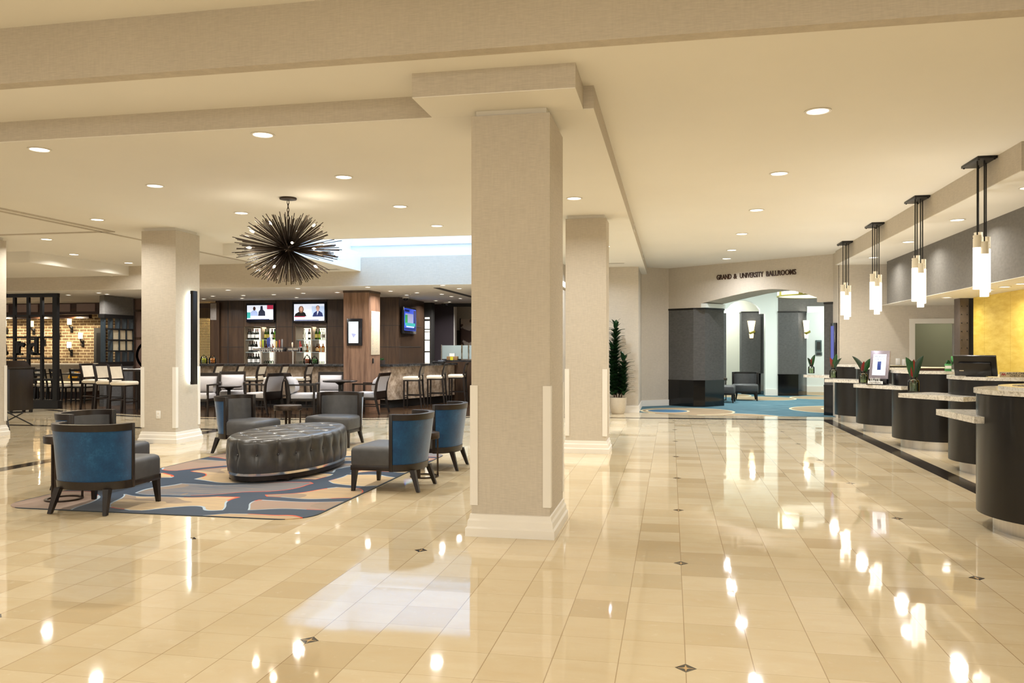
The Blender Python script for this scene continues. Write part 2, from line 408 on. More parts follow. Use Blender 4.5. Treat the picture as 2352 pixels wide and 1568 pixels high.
# skylight well
sbox('wall_skylight_back', M['sky_white'], -6.75, -2.25, 16.45, 16.6, 3.34, 5.0)
sbox('wall_skylight_left', M['sky_white'], -6.9, -6.75, 12.6, 16.6, 3.34, 5.0)
sbox('wall_skylight_right', M['sky_white'], -2.25, -2.1, 12.6, 16.6, 3.34, 5.0)
sbox('wall_skylight_front', M['sky_white'], -6.75, -2.25, 12.45, 12.6, 3.34, 5.0)
sbox('trim_9', M['sky_white'], -6.75, -2.25, 16.40, 16.45, 3.63, 3.68)
sbox('trim_10', M['sky_white'], -6.75, -6.4, 12.6, 16.45, Z3+.02, 3.36)
sk = thing('window_1', 'glazed skylight in a white frame above the bar side of the lobby', 'window', (0, 0, 0)); sk['kind'] = 'structure'
b = B()
for x in (-6.75, -5.7, -4.6, -3.5, -2.32): b.box(x, x+.07, 12.6, 16.45, 4.72, 4.82)
for y in (12.6, 14.5, 16.38): b.box(-6.75, -2.25, y, y+.07, 4.73, 4.81)
b.done('frame', M['white'], sk)
B().box(-6.75, -2.25, 12.6, 16.45, 4.82, 4.83).done('pane', M['glass'], sk)
# header over the bar, bar ceiling
sbox('wall_header', M['fabric'], -22, -2.25, 16.1, 16.4, ZB+.004, 3.35)
sbox('ceiling', M['ceil'], -22, -2.25, 16.101, 27, ZB, ZB+.12)
sbox('trim_11', M['gap'], -5.05, -4.90, 16.9, 21.3, ZB-.006, ZB+.01)
sbox('trim_12', M['gap'], -6.6, -2.3, 22.9, 23.1, ZB-.09, ZB+.01)
# bar and restaurant back walls
sbox('wall_brick', M['brick'], -23, -16.2, 21.5, 21.7, 0, ZB)
sbox('wall_left', M['brown'], -23, -22.9, 16, 21.5, 0, ZB)
sbox('wall_restaurant', M['panel'], -16.2, -12.3, 21.5, 21.6, 0, ZB)
d = thing('door_1', 'dark door in the brick wall behind the banquette', 'door'); d['kind'] = 'structure'
x0, x1 = X_at(214.5, 21.4), X_at(237, 21.4)
B().box(x0, x1, 21.42, 21.5, 0, 2.05).done('frame', M['gap'], d); B().box(x0+.1, x1-.02, 21.40, 21.44, .02, 1.9).done('leaf', M['black'], d)
# wood-panelled back-bar wall: fields around the two shelf niches, with thin shadow joints
N1, N2 = (-11.50, -10.54), (-9.99, -9.09)
bw = B()
bw.box(-12.35, N1[0], 20.4, 20.5, 0, ZB).box(N1[1], N2[0], 20.4, 20.5, 0, ZB).box(N2[1], -6.9, 20.4, 20.5, 0, ZB)
bw.box(N1[0], N1[1], 20.41, 20.5, 2.04, ZB).box(N2[0], N2[1], 20.41, 20.5, 2.04, ZB).box(N1[0], N1[1], 20.41, 20.5, 0, 1.0).box(N2[0], N2[1], 20.41, 20.5, 0, 1.0)
struct('wall_back_bar', bw, M['panel'])
k = 13
for xs, zz in (((-12.35, N1[0]), (2.02, 1.47)), ((N1[1], N2[0]), (2.02, 1.47)), ((N2[1], -6.9), (2.02, 1.47))):
    for z in zz:
        sbox('trim_%d' % k, M['gap'], xs[0], xs[1], 20.393, 20.41, z, z+.012); k += 1
for x in (-11.98, -10.56, -10.07, -9.07):
    sbox('trim_%d' % k, M['gap'], x, x+.02, 20.393, 20.41, 1.0, ZB); k += 1
sbox('trim_%d' % k, M['lens'], -12.21, -12.19, 20.385, 20.41, 1.0, 2.5); k += 1
# wood block at the corner of the bar, right of the square column
struct('wall_bar_corner', B().box(-7.75, -6.82, 19.75, 21.9, 0, ZB), M['panel'])
for z in (2.02, 1.47):
    sbox('trim_%d' % k, M['gap'], -7.75, -6.81, 19.743, 21.6, z, z+.012); k += 1
sbox('wall_bar_right', M['purple'], -7.4, X_at(1044, 23.3), 23.3, 23.5, 0, ZB)
sbox('wall_bar_far', M['fabric'], -7.4, -2.2, 24.6, 24.8, 0, ZB)
sbox('trim_%d' % k, M['white'], X_at(1043.5, 23.35), X_at(1046, 23.35), 23.28, 23.5, 0, ZB); k += 1
sbox('wall_passage', M['purple'], -3.3, -2.32, 20.0, 20.1, 0, ZB)
sbox('trim_%d' % k, M['lens'], X_at(1287, 19.98), X_at(1289.5, 19.98), 19.975, 19.999, .95, 2.1); k += 1
# wall behind the tall plant and its return towards the ballroom arch
sbox('wall_plant', M['fabric'], -2.32, -.72, 18.4, 20.4, 0, Z2)
sbox('wall_plant', M['fabric'], -2.32, -2.3, 16.4, 24.8, 0, Z1)
A0, B0 = (-.06, 20.8), (3.40, 18.28)
LW = math.hypot(B0[0]-A0[0], B0[1]-A0[1]); UX, UY = (B0[0]-A0[0])/LW, (B0[1]-A0[1])/LW
AM = Matrix(((UX, -UY, 0, A0[0]), (UY, UX, 0, A0[1]), (0, 0, 1, 0), (0, 0, 0, 1)))
struct('wall_return', B().prism([(-.72, 20.3), (-.06, 20.8), (-.16, 20.9), (-.82, 20.4)], 0, Z1), M['fabric'])
struct('baseboard_return', B().prism([(-.70, 20.27), (-.05, 20.77), (-.06, 20.8), (-.72, 20.3)], 0, .15), M['white'])
sbox('baseboard_plant', M['white'], -2.3, -.705, 18.375, 18.4, 0, .15)
sbox('baseboard_plant', M['white'], -.72, -.70, 18.4, 20.3, 0, .15)
# arch wall (local k along the wall, w behind it)
arch = [(.96, 2.53), (1.35, 2.60), (1.8, 2.675), (2.26, 2.745), (2.60, 2.775), (2.84, 2.78), (3.1, 2.76), (3.34, 2.72), (3.65, 2.635), (3.91, 2.54)]
KR = 4.07
front = [(0, 2.43), (0, Z1), (LW, Z1), (LW, 2.43), (KR, 2.43), (3.91, 2.44)]+arch[::-1]+[(.96, 2.43)]
b = B()
n = len(front)
vs = [AM @ Vector((kk, 0, z)) for kk, z in front]+[AM @ Vector((kk, .85, z)) for kk, z in front]
b.faces(vs, [list(range(n))[::-1], list(range(n, 2*n))]+[[i, (i+1) % n, n+(i+1) % n, n+i] for i in range(n)])
struct('wall_arch', b, M['fabric'])
def pier(name, poly, z0, zb, z1, M_=None):
    p = thing(name, '', ''); del p['label'], p['category']; p['kind'] = 'structure'
    B().prism(poly, zb, z1, M_).done('cladding', M['pier'], p)
    cx = sum(q[0] for q in poly)/len(poly); cy = sum(q[1] for q in poly)/len(poly)
    grow = lambda s: [(cx+(x-cx)*s, cy+(y-cy)*s) for x, y in poly]
    B().prism(grow(1.015), z0, zb, M_).done('stone_base', M['blackstone'], p)
    B().prism(grow(1.03), zb, zb+.035, M_).done('base_cap', M['blackstone'], p)
    B().prism(grow(1.03), z1, z1+.04, M_).done('cap', M['black'], p)
    return p
pier('wall_pier_1', [(0, 0), (.74, 0), (.95, .18), (1.02, .9), (0, .9)], 0, .62, 2.39, AM)
pier('wall_pier_2', [(KR, .0), (LW, 0), (LW, .85), (KR+.06, .85)], 0, .62, 2.39, AM)
struct('wall_arch_block', B().prism([(.955, .0), (1.10, .0), (1.10, .85), (.955, .85)], 2.43, 2.53, AM), M['pale'])
# ballroom foyer beyond the arch
sbox('ceiling', M['ceil'], -.8, 9, 20.9, 30, 3.42, 3.5)
YW = 25.7
xa = lambda u: X_at(u, YW)
op = [(1746, 2.62), (1738, 2.76), (1726, 2.86), (1712, 2.915), (1702, 2.92), (1690, 2.88), (1680, 2.80), (1672, 2.68)]
outl = [(xa(1560), 0), (xa(1560), 3.42), (xa(1787), 3.42), (xa(1787), 0), (xa(1757.5), 0), (xa(1757.5), 2.5), (xa(1746), 2.5)]+[(xa(u), z) for u, z in op]+[(xa(1664), 2.60), (xa(1664), 0)]
n = len(outl)
struct('wall_foyer', B().faces([(x, YW, z) for x, z in outl]+[(x, YW+.35, z) for x, z in outl], [list(range(n)), list(range(n, 2*n))[::-1]]+[[i, n+i, n+(i+1) % n, (i+1) % n] for i in range(n)]), M['pale'])
sbox('wall_foyer', M['cream'], -.5, 4.2, 28.4, 28.5, 0, 3.42)
sbox('wall_foyer_left', M['pale'], -.75, -.65, 20.4, 28.4, 0, 3.42)
sbox('wall_foyer_right', M['pale'], 3.2, 9, 28.0, 28.1, 0, 3.42)
sbox('wall_foyer_right', M['pale'], 7, 7.1, 18, 28.0, 0, 3.42)
sbox('baseboard_foyer', M['white'], xa(1757.5), xa(1787)+.02, YW-.03, YW, 0, .2)
sbox('baseboard_foyer', M['white'], 3.6, 9, 27.97, 28, 0, .2)
sbox('wall_foyer_slit', M['pier'], xa(1661), xa(1668), YW-.02, YW+.2, 0, 2.52)
pier('wall_pier_3', [(X_at(1703, 26.3), 26.3), (X_at(1747, 26.3), 26.3), (X_at(1757, 26.3)+.05, 26.7), (X_at(1703, 26.3), 27.0)], 0, .62, 2.55)
pier('wall_pier_4', [(xa(1787), YW-.05), (xa(1833), YW-.05), (xa(1857), YW+.35), (xa(1857), YW+.8), (xa(1787), YW+.8)], 0, .62, 2.52)
sbox('wall_foyer_upper', M['fabricg'], xa(1787), xa(1960), YW+.02, YW+.4, 2.56, 3.42)
sbox('wall_foyer_block', M['pale'], xa(1853), xa(1960), YW-.1, YW+.02, 2.52, 2.70)

# reception side: soffit, grey band, yellow wall, back wall with service window
sbox('wall_desk_soffit', M['fabric'], 3.34, 9, 8.68, 17.75, 3.168, Z1)
sbox('ceiling', M['ceil'], 3.341, 9, 8.681, 17.75, 3.16, 3.168)
sbox('wall_grey_band', M['fabricg'], 4.2, 4.4, 4.0, 17.2, 2.316, 3.16)
sbox('wall_grey_band', M['fabricg'], 4.4, 9, 17.0, 17.2, 2.316, 3.16)
sbox('ceiling', M['ceil'], 4.2, 9, 4.0, 17.75, 2.31, 2.316)
sbox('wall_yellow', M['yellow'], 5.1, 5.2, 2.0, 15.2, 0, 2.31)
DX0, DX1, DZ = 4.86, 5.60, 1.94
YB = 17.75
struct('wall_reception', B().box(3.40, DX0, YB, YB+.12, 0, 3.3).box(DX1, 9, YB, YB+.12, 0, 3.3).box(DX0, DX1, YB, YB+.12, DZ, 3.3), M['fabric'])
sbox('wall_side', M['fabric'], 3.39, 3.41, YB, 18.3, 0, Z1)
dr = thing('door_2', 'white framed service opening in the wall behind the reception desk', 'door'); dr['kind'] = 'structure'
B().box(DX0-.10, DX0, YB-.03, YB+.13, 0, DZ+.10).box(DX1, DX1+.10, YB-.03, YB+.13, 0, DZ+.10).box(DX0, DX1, YB-.03, YB+.13, DZ, DZ+.10).done('frame', M['white'], dr)
sbox('wall_office', plain('sage_office_wall', '#979677', .8, var=.02, scale=1), 4.3, 7.2, 19.4, 19.5, 0, 2.8)
sbox('wall_office', plain('olive_office_wall', '#59543f', .8, var=.02, scale=1), 4.6, 4.7, YB+.12, 19.4, 0, 2.8)
sbox('ceiling', M['ceil'], 4.3, 7.2, YB+.1, 19.5, 2.8, 2.85)

# ------------------------------------------------------------------ square columns
def column(x0, x1, y0, y1, label, top=Z2):
    cx, cy = (x0+x1)/2, (y0+y1)/2; hx, hy = (x1-x0)/2, (y1-y0)/2
    c = thing('column', label, 'column', (cx, cy, 0)); c['kind'] = 'structure'
    B().box(-hx, hx, -hy, hy, .12, top-.045).done('shaft', M['fabric'], c)
    B().box(-hx+.03, hx-.03, -hy+.03, hy-.03, top-.05, top).done('crown', M['white'], c)
    rg = lambda e, z: [(-hx-e, -hy-e, z), (hx+e, -hy-e, z), (hx+e, hy+e, z), (-hx-e, hy+e, z)]
    B().loft([rg(.04, 0), rg(.04, .062), rg(.028, .075), rg(.024, .12), rg(.014, .135), rg(.010, .165), rg(.0, .170)]).done('plinth', M['white'], c, ang=20)
    g0, g1, w, e = .235, 1.155, .052, .009
    for sx in (-1, 1):
        for sy in (-1, 1):
            P = [(sx*(hx+e), sy*(hy+e)), (sx*(hx-w), sy*(hy+e)), (sx*(hx-w), sy*(hy-.002)), (sx*(hx-.002), sy*(hy-.002)), (sx*(hx-.002), sy*(hy-w)), (sx*(hx+e), sy*(hy-w))]
            B().prism(P, g0, g1).done('corner_guard', M['white'], c)
    return c
column(-1.51, -.90, 6.07, 6.82, 'nearest square column in beige wallcovering at the centre of the lobby')
column(-1.43, -.87, 11.13, 11.62, 'square beige column behind the nearest column')
column(-7.93, -7.35, 11.05, 11.68, 'square beige column with the black upright wall light')
column(-11.55, -10.84, 10.98, 11.60, 'square beige column cut by the left edge of the photo')
wc = thing('column', 'square wood-clad column at the end of the bar', 'column', (-6.98, 17.68, 0)); wc['kind'] = 'structure'
B().box(-.32, .29, -.35, .36, 0, ZB-.05).done('shaft', M['panel_light'], wc)
B().box(-.33, .30, -.36, .37, ZB-.05, ZB).done('crown', M['panel'], wc)

# linear wall light on the left column
sl = thing('wall_light', 'tall black linear wall light with a glow behind it', 'wall light', (-7.35, 11.40, 0))
B().box(.055, .105, -.06, .06, .88, 2.33, .004).done('cover', M['black'], sl)
B().box(.012, .056, -.035, .035, .93, 2.28).done('light_strip', glow('cool_strip', (.90, 1, .95), 20.0), sl)
B().box(0, .014, -.02, .02, .95, 2.26).done('mount', M['black'], sl)
ol = thing('wall_outlet', 'white power outlet low on the left square column', 'outlet', (at_y(364, 0, 11.05)[0], 11.05, at_y(364, 952, 11.05)[1]))
B().box(-.038, .038, -.008, .001, -.06, .06, .003).done('plate', M['plate'], ol)
for z in (-.025, .025): B().box(-.015, .015, -.011, -.006, z-.013, z+.013, .002).done('socket', M['white'], ol)
# ================================================================== LAMPS IN THE CEILINGS
WARM, NEUT, COOL = (1.0, .965, .89), (1.0, .95, .88), (.76, .87, 1.0)
SKYC = (.42, .66, 1.0)
def lamp(kind, loc, power, color, size=.12, rot=(0, 0, 0), **k):
    l = bpy.data.lights.new('lamp', kind); l.energy = power; l.color = color
    if kind == 'AREA':
        l.shape = k.get('shape', 'DISK'); l.size = size
        if 'size_y' in k: l.size_y = k['size_y']
        l.spread = k.get('spread', 2.7)
    elif kind == 'SPOT':
        l.spot_size = k.get('spot', 2.4); l.spot_blend = .8; l.shadow_soft_size = size
    else: l.shadow_soft_size = size
    o = bpy.data.objects.new('lamp', l); C.objects.link(o); o.location = loc; o.rotation_euler = rot
    return o
_dl = {}
def downlight(x, y, z, r, label, power, color=WARM):
    key = round(r, 3)
    if key not in _dl:
        t = thing('ceiling_downlight', label, 'downlight', (x, y, z), 0, 'recessed ceiling downlights')
        B().lathe([(r*.80, -.001), (r*1.0, -.001), (r*1.02, -.006), (r*.84, -.008), (r*.80, -.004)], 32, ring=True).done('trim_ring', M['white'], t)
        B().lathe([(0.001, -.003), (r*.82, -.003), (r*.82, -.001), (.001, -.001)], 32).done('lens', M['lens'], t)
        _dl[key] = t
    else:
        t = dup(_dl[key], label, (x, y, z))
    if power: lamp('AREA', (x, y, z-.02), power, color, r*1.4)
    return t
E_ = 30.0
for i, y in enumerate((4.75+2.48*.0, 7.24, 9.74, 12.25, 14.75, 17.15, 18.75)):
    if i == 0: continue
    downlight(1.22, y, Z1, .11, 'round downlight, %s from the camera in the right-hand ceiling row' % ORD[i-1], E_ if y < 12 else E_*1.45, WARM if y < 12 else (.95, .96, 1.0))
for i, y in enumerate((6.4, 8.15, 9.98, 11.66)):
    downlight(-3.43, y, Z2, .10, 'round downlight, %s from the camera in the row right of the chandelier' % ORD[i], E_)
for i, y in enumerate((6.48, 8.18, 10.05)):
    downlight(-5.70, y, Z2, .10, 'round downlight, %s from the camera in the row left of the chandelier' % ORD[i], E_)
downlight(-1.16, 9.85, Z2, .10, 'round downlight between the two central beige columns', E_)
downlight(-1.16, 14.6, Z2, .10, 'round downlight half hidden behind the second beige column', E_*2.8, (.90, .95, 1.0))
downlight(-1.62, 17.1, Z2, .10, 'added unseen downlight behind the second beige column, brightening the plant wall', E_*1.05, (.85, .92, 1.0))  # added out of view to brighten the wall behind the plant
downlight(-5.70, 11.75, Z2, .10, 'round downlight hidden behind the starburst chandelier', E_)
downlight(-9.9, 14.6, Z2, .10, 'added unseen downlight behind the left square column, brightening the bar header', E_*1.4, NEUT)  # added lamp, out of sight, lifts the left part of the header
downlight(-8.0, 10.17, Z2, .10, 'round downlight above the left square column', E_)
downlight(-10.28, 11.84, Z2, .10, 'round downlight left of the ceiling tray corner', E_)
downlight(-11.42, 13.86, Z2, .10, 'round downlight, nearer of the two beside the dropped ceiling at left', E_*.45)
downlight(-11.4, 15.45, Z2, .10, 'round downlight, farther of the two beside the dropped ceiling at left', E_*.45)
for i, y in enumerate((9.58, 11.8, 14.08, 16.37)):
    downlight(3.76, y, 3.16, .10, 'round downlight, %s from the camera in the reception soffit' % ORD[i], E_*.6)
for i, y in enumerate((12.01, 12.56, 13.17, 15.01)):
    downlight(4.62, y, 2.31, .085, 'round downlight, %s from the camera in the low ceiling by the yellow wall' % ORD[i], E_*.28)
bar = [(524, 665.6), (489, 679.5), (559, 678), (556, 684.5), (629, 676), (684, 662), (697, 673), (681, 682.6), (775, 671), (845, 659), (897, 668), (958, 671.6), (934, 677), (1017, 654.7), (1055, 662), (1014.6, 675), (1037, 680.3), (1057, 685), (1001, 690), (1032, 693), (157, 677), (227, 672), (246, 675), (468, 686)]
bar = sorted(bar)
for i, (u, v) in enumerate(bar):
    x, y = at_z(u, v, ZB)
    w = 'restaurant' if u < 300 else 'bar'
    j = i if u < 300 else i-3
    downlight(x, y, ZB, .07, ('small downlight, %s from the left in the %s ceiling' % ((ORD+['fifteenth', 'sixteenth', 'seventeenth', 'eighteenth', 'nineteenth', 'twentieth', 'twenty-first'])[j], w)), 24.0, (1.0, .97, .95))
# rest of the lobby behind the camera: its own rows of downlights
for x in (-9.5, -6.6, -3.4, .2, 3.4, 6.4):
    for y in (-5.0, -2.2, .6): lamp('AREA', (x, y, Z0-.03), 60, WARM, .3, spread=PI)
for x, y in ((-14, 8), (-16, 10.5)): lamp('AREA', (x, y, Z2-.05), 40, WARM, .3)
lamp('AREA', (-14.5, 14.6, Z3-.03), 30, WARM, .3)
# daylight through the skylight
lamp('AREA', (-4.5, 14.5, 4.7), 270, SKYC, 4.2, shape='RECTANGLE', size_y=3.5, spread=PI)
# unseen lamps added to brighten the foyer, office and restaurant walls
for x, y in ((1.2, 23.6), (4.4, 23.8), (5.4, 20.6), (1.6, 27.4), (5.5, 26.6), (2.0, 21.6)): lamp('AREA', (x, y, 3.38), 88, (.93, 1.0, .97), .35, spread=PI)
lamp('AREA', (5.9, 18.6, 2.75), 14, WARM, .3)
for x in (-21, -19.7, -18.4, -17.2): lamp('AREA', (x, 20.85, 2.38), 45, (1.0, .84, .60), .15, spread=PI)
lamp('AREA', (-12.9, 21.0, 2.6), 6, (1.0, .75, .42), .2)

# ------------------------------------------------------------------ ceiling vents and small fittings
def vent(x0, x1, y0, y1, z, label):
    t = thing('air_vent', label, 'air vent', ((x0+x1)/2, (y0+y1)/2, z))
    hx, hy = (x1-x0)/2, (y1-y0)/2
    B().box(-hx, hx, -hy, hy, -.008, 0).done('frame', M['white'], t)
    B().box(-hx+.02, hx-.02, -hy+.02, hy-.02, -.010, -.006).done('grille', M['grill'], t)
vx, vy = at_z(226, 634, Z3); vent(vx-.35, vx+.35, vy-.1, vy+.1, Z3, 'slim air vent in the dropped ceiling at far left')
vx, vy = at_z(748, 618, Z3); vent(vx-.3, vx+.3, vy-.1, vy+.1, Z3, 'slim air vent in the dropped ceiling beside the skylight')
vx, vy = at_z(1412, 604, Z2); vent(vx-.22, vx+.22, vy-.08, vy+.08, Z2, 'slim air vent in the low ceiling by the tall plant')
vx, vy = at_z(640, 682, ZB); vent(vx-.5, vx+.5, vy-.05, vy+.05, ZB, 'slot air vent above the left television')
vx, vy = at_z(510, 684, ZB); vent(vx-.35, vx+.35, vy-.05, vy+.05, ZB, 'slot air vent above the bead curtain')
vx, vy = at_z(905, 676, ZB); vent(vx-.45, vx+.45, vy-.05, vy+.05, ZB, 'slot air vent right of the wood column')
for (y, z, l) in ((13.1, 3.36, 'nearer small wall grille on the soffit edge'), (17.2, 3.36, 'farther small wall grille on the soffit edge')):
    t = thing('wall_grille', l+' beside the right-hand ceiling', 'grille', (-.58, y, z))
    B().box(0, .008, -.16, .16, -.05, .05, .003).done('plate', M['white'], t)
    B().box(.006, .011, -.12, .12, -.03, .03).done('slot', M['grill'], t)
def dome(u, v, label):
    x, y = at_z(u, v, ZB)
    t = thing('camera_dome', label, 'security camera', (x, y, ZB))
    B().lathe([(.001, 0), (.085, 0), (.085, -.03), (.06, -.035), (.001, -.035)], 20).done('mount', M['white'], t)
    B().lathe([(.06, -.033), (.058, -.06), (.04, -.085), (.001, -.095)], 20).done('dome', M['blackgloss'], t)
dome(932, 682, 'dark security camera dome above the angled television')
dome(1025, 694, 'dark security camera dome above the aubergine wall')
dome(478, 700, 'dark security camera dome above the bead curtain')
# ================================================================== LOUNGE GROUP ON THE RUG
rg = B()
RX0, RX1, RY0, RY1, RR = -6.01, -2.99, 6.30, 10.70, .30
poly = []
for cx, cy, a0 in ((RX1-RR, RY0+RR, -90), (RX1-RR, RY1-RR, 0), (RX0+RR, RY1-RR, 90), (RX0+RR, RY0+RR, 180)):
    for i in range(9):
        a = math.radians(a0+i*90/8); poly.append((cx+RR*math.cos(a), cy+RR*math.sin(a)))
rug = tag(rg.prism(poly, 0, .006).done('area_rug', M['rug']), 'navy and tan organic patterned rug with rounded corners under the ottoman', 'rug')
RZ = .006

# ---- tub chair, facing +x
HW = .355
def shell_path(off=0.0, n=26, x_tip=-.06):
    pts = [(x_tip, HW-off), (-.10, HW-off)]
    ax, ay = .275-off, HW-off
    for i in range(1, n):
        a = PI*i/n
        c, s = math.cos(a), math.sin(a)
        pts.append((-.10-ax*abs(s)**.86, ay*(abs(c)**.86)*(1 if c >= 0 else -1)))
    return pts+[(-.10, -(HW-off)), (x_tip, -(HW-off))]
def lean(x, z):  # shell narrows towards its base, most at the back
    k = max(0.0, min(1.0, (-.06-x)/.3)); return .075*(1-max(0, min(1, (z-.21)/.56)))*k
def strip(off0, off1, z0, z1, nz=6, x_tip=-.06, taper=0.0):
    o, i_ = shell_path(off0, x_tip=x_tip), shell_path(off1, x_tip=x_tip); rings = []
    zs = [z0+(z1-z0)*j/nz for j in range(nz+1)]
    for (ax, ay), (bx, by) in zip(o, i_):
        ring = []
        for z in zs: L = lean(ax, z); sc_ = 1-L/.36*.55; ring.append((ax+L, ay*sc_, z))
        for z in zs[::-1]: L = lean(ax, z); sc_ = 1-L/.36*.55; ring.append((bx+L, by*sc_, z))
        rings.append(ring)
    return B().loft(rings)
def tub_chair(name, label, group, vel, pad, wd):
    t = thing(name, label, 'tub chair', (0, 0, 0), 0, group)
    strip(.0, .058, .715, .775, 3).done('top_rail', wd, t, ang=50)
    strip(-.004, .050, .205, .275, 3).done('base_rail', wd, t, ang=50)
    strip(.004, .022, .27, .72, 8, x_tip=-.075).done('outer_back', vel, t, ang=60)
    strip(.024, .075, .30, .722, 8, x_tip=-.085).done('inner_back', pad, t, ang=60)
    for s in (-1, 1):
        y0, y1 = sorted((s*(HW+.004), s*(HW-.056)))
        B().box(-.085, -.048, y0, y1, .206, .774, .004).done('front_post', wd, t)
    sp = [(x*.90-.008, y*.90) for x, y in shell_path(.07, x_tip=.0)]
    B().prism(sp, .262, .44).done('seat', pad, t, ang=50)
    fs = B(); rings = []
    for z, e in ((.262, -.004), (.275, 0), (.40, 0), (.43, -.008), (.445, -.03), (.452, -.09)):
        rings.append([(x+(e if x > 0 else 0)*(1 if x > .2 else 0), y+(-e if y < 0 else e), z) for x, y in ((-.05, -.348), (.345, -.348), (.368, -.325), (.372, 0), (.368, .325), (.345, .348), (-.05, .348))])
    fs.loft(rings); fs.done('seat_front', pad, t, ang=50)
    B().box(-.09, .368, -.346, .346, .208, .262, .006).done('apron', wd, t)
    for x, y, dx, dy in ((.33, .315, .012, .018), (.33, -.315, .012, -.018), (-.255, .235, -.07, .03), (-.255, -.235, -.07, -.03)):
        B().bar((x+dx, y+dy, 0), (x, y, .215), .032, .055, .034, .055).done('leg', wd, t)
    return t
tubs = [  # x, y, facing
    (-5.04, 6.47, 92, 'blue tub chair at the near left edge of the rug, back to the camera'),
    (-5.84, 7.44, 2, 'blue tub chair half hidden behind the nearest blue tub chair'),
    (-5.82, 10.34, -4, 'blue tub chair turned right, beyond the left end of the tufted ottoman'),
    (-4.90, 11.40, -92, 'tub chair facing the camera beyond the right end of the tufted ottoman'),
    (-2.79, 8.03, 178, 'blue tub chair facing left at the right edge of the rug, nearer of the pair'),
    (-2.79, 9.46, 181, 'blue tub chair facing left at the right edge of the rug, farther of the pair'),
]
tc = None
for x, y, a, lab in tubs:
    z = 0 if y > RY1+.2 else RZ
    if tc is None:
        tc = tub_chair('tub_chair', lab, 'blue tub chairs around the ottoman', M['velvet'], M['greyleather'], M['darkwood']); tc.location = (x, y, z); tc.rotation_euler = (0, 0, math.radians(a))
    else: dup(tc, lab, (x, y, z), math.radians(a))

# ---- oval tufted ottoman
OX, OY, OA, OB = -4.41, 8.90, .53, 1.04
ot = thing('tufted_ottoman', 'oval charcoal leather tufted ottoman in the middle of the rug', 'ottoman', (OX, OY, RZ))
def ell(t, s): return (OA+s)*math.cos(t), (OB+s)*math.sin(t)
per, N = [0.0], 400
for i in range(N):
    p, q = ell(2*PI*i/N, 0), ell(2*PI*(i+1)/N, 0); per.append(per[-1]+math.hypot(p[0]-q[0], p[1]-q[1]))
NB = 22; P = per[-1]
def t_of(s):
    s %= P
    for i in range(N):
        if per[i+1] >= s: return 2*PI*(i+(s-per[i])/(per[i+1]-per[i]))/N
    return 0
NS = NB*14
HTOP, HB, HMID = .47, .105, .30
ts = [t_of(P*i/NS) for i in range(NS)]
DX_, DY_ = .21, .21
def top_z(x, y):
    u, v = x/DX_, y/DY_
    a, b_ = (u+v)/2, (u-v)/2     # diamond lattice: buttons where a and b are integers
    fa, fb = a-round(a), b_-round(b_)
    crease = math.exp(-(fa/.07)**2)+math.exp(-(fb/.07)**2)
    btn = math.exp(-((fa*fa+fb*fb)/.016))
    return -.010*min(crease, 1.3)-.022*btn
rings = []
zs = [HB, .14, .18, .22, .26, .285, .30, .315, .34, .38, .41, .435]
for z in zs:
    ring = []
    for i, t in enumerate(ts):
        f = (i % 14)/14.0; d = min(f, 1-f)*P/NB   # distance to the seam line
        seam = math.exp(-(d/.016)**2); broad = math.exp(-(d/.075)**2)
        dz = abs(z-HMID)
        btn = math.exp(-(d/.05)**2-(dz/.045)**2)
        s = .010+.020*math.sin(PI*min(1, max(0, (z-HB)/(HTOP-HB))))-.013*seam-.018*broad*math.exp(-(dz/.11)**2)-.016*btn
        ring.append((*ell(t, s), z))
    rings.append(ring)
for rr, z in ((-.002, .457), (-.022, HTOP), (-.05, HTOP+.004)):
    rings.append([(*ell(t, rr-.006*math.exp(-(min((i % 14)/14, 1-(i % 14)/14)*P/NB/.016)**2)), z) for i, t in enumerate(ts)])
NR = 34
for j in range(1, NR):
    k = 1-j/NR; ring = []
    for t in ts:
        x, y = ell(t, -.05); x, y = x*k, y*k
        fade = min(1, (1-k)/.10)
        ring.append((x, y, HTOP+.004+.010*(1-k*k)+top_z(x, y)*fade))
    rings.append(ring)
B().loft(rings).done('cushion', M['blackleather'], ot, ang=80)
B().loft([[(*ell(t, s), z) for t in ts[::4]] for s, z in ((-.02, .082), (.012, .082), (.012, .108), (-.02, .108))]).done('metal_band', M['chrome'], ot)
B().loft([[(*ell(t, s), z) for t in ts[::4]] for s, z in ((-.03, .03), (-.008, .03), (-.008, .084), (-.03, .084))]).done('plinth', M['darkwood'], ot)
bt = B().sphere((0, 0, 0), .011, 10).done('button', M['blackleather'], ot)
first = True
for i in range(NB):
    t = ts[i*14]; x, y = ell(t, -.010)
    if first: bt.location = (x, y, HMID); first = False
    else: share(bt, ot, (x, y, HMID))
bl = B().sphere((0, 0, 0), .010, 8).done('top_button', M['blackleather'], ot); first = True
for a in range(-8, 9):
    for b_ in range(-8, 9):
        x, y = (a+b_)*DX_, (a-b_)*DY_
        if (x/(OA-.12))**2+(y/(OB-.12))**2 < 1:
            if first: bl.location = (x, y, HTOP-.016); first = False
            else: share(bl, ot, (x, y, HTOP-.016))
for x, y in ((-.28, -.72), (.28, -.72), (-.28, .72), (.28, .72)):
    B().box(x-.07, x+.07, y-.05, y+.05, 0, .045, .005).done('foot', M['darkwood'], ot)

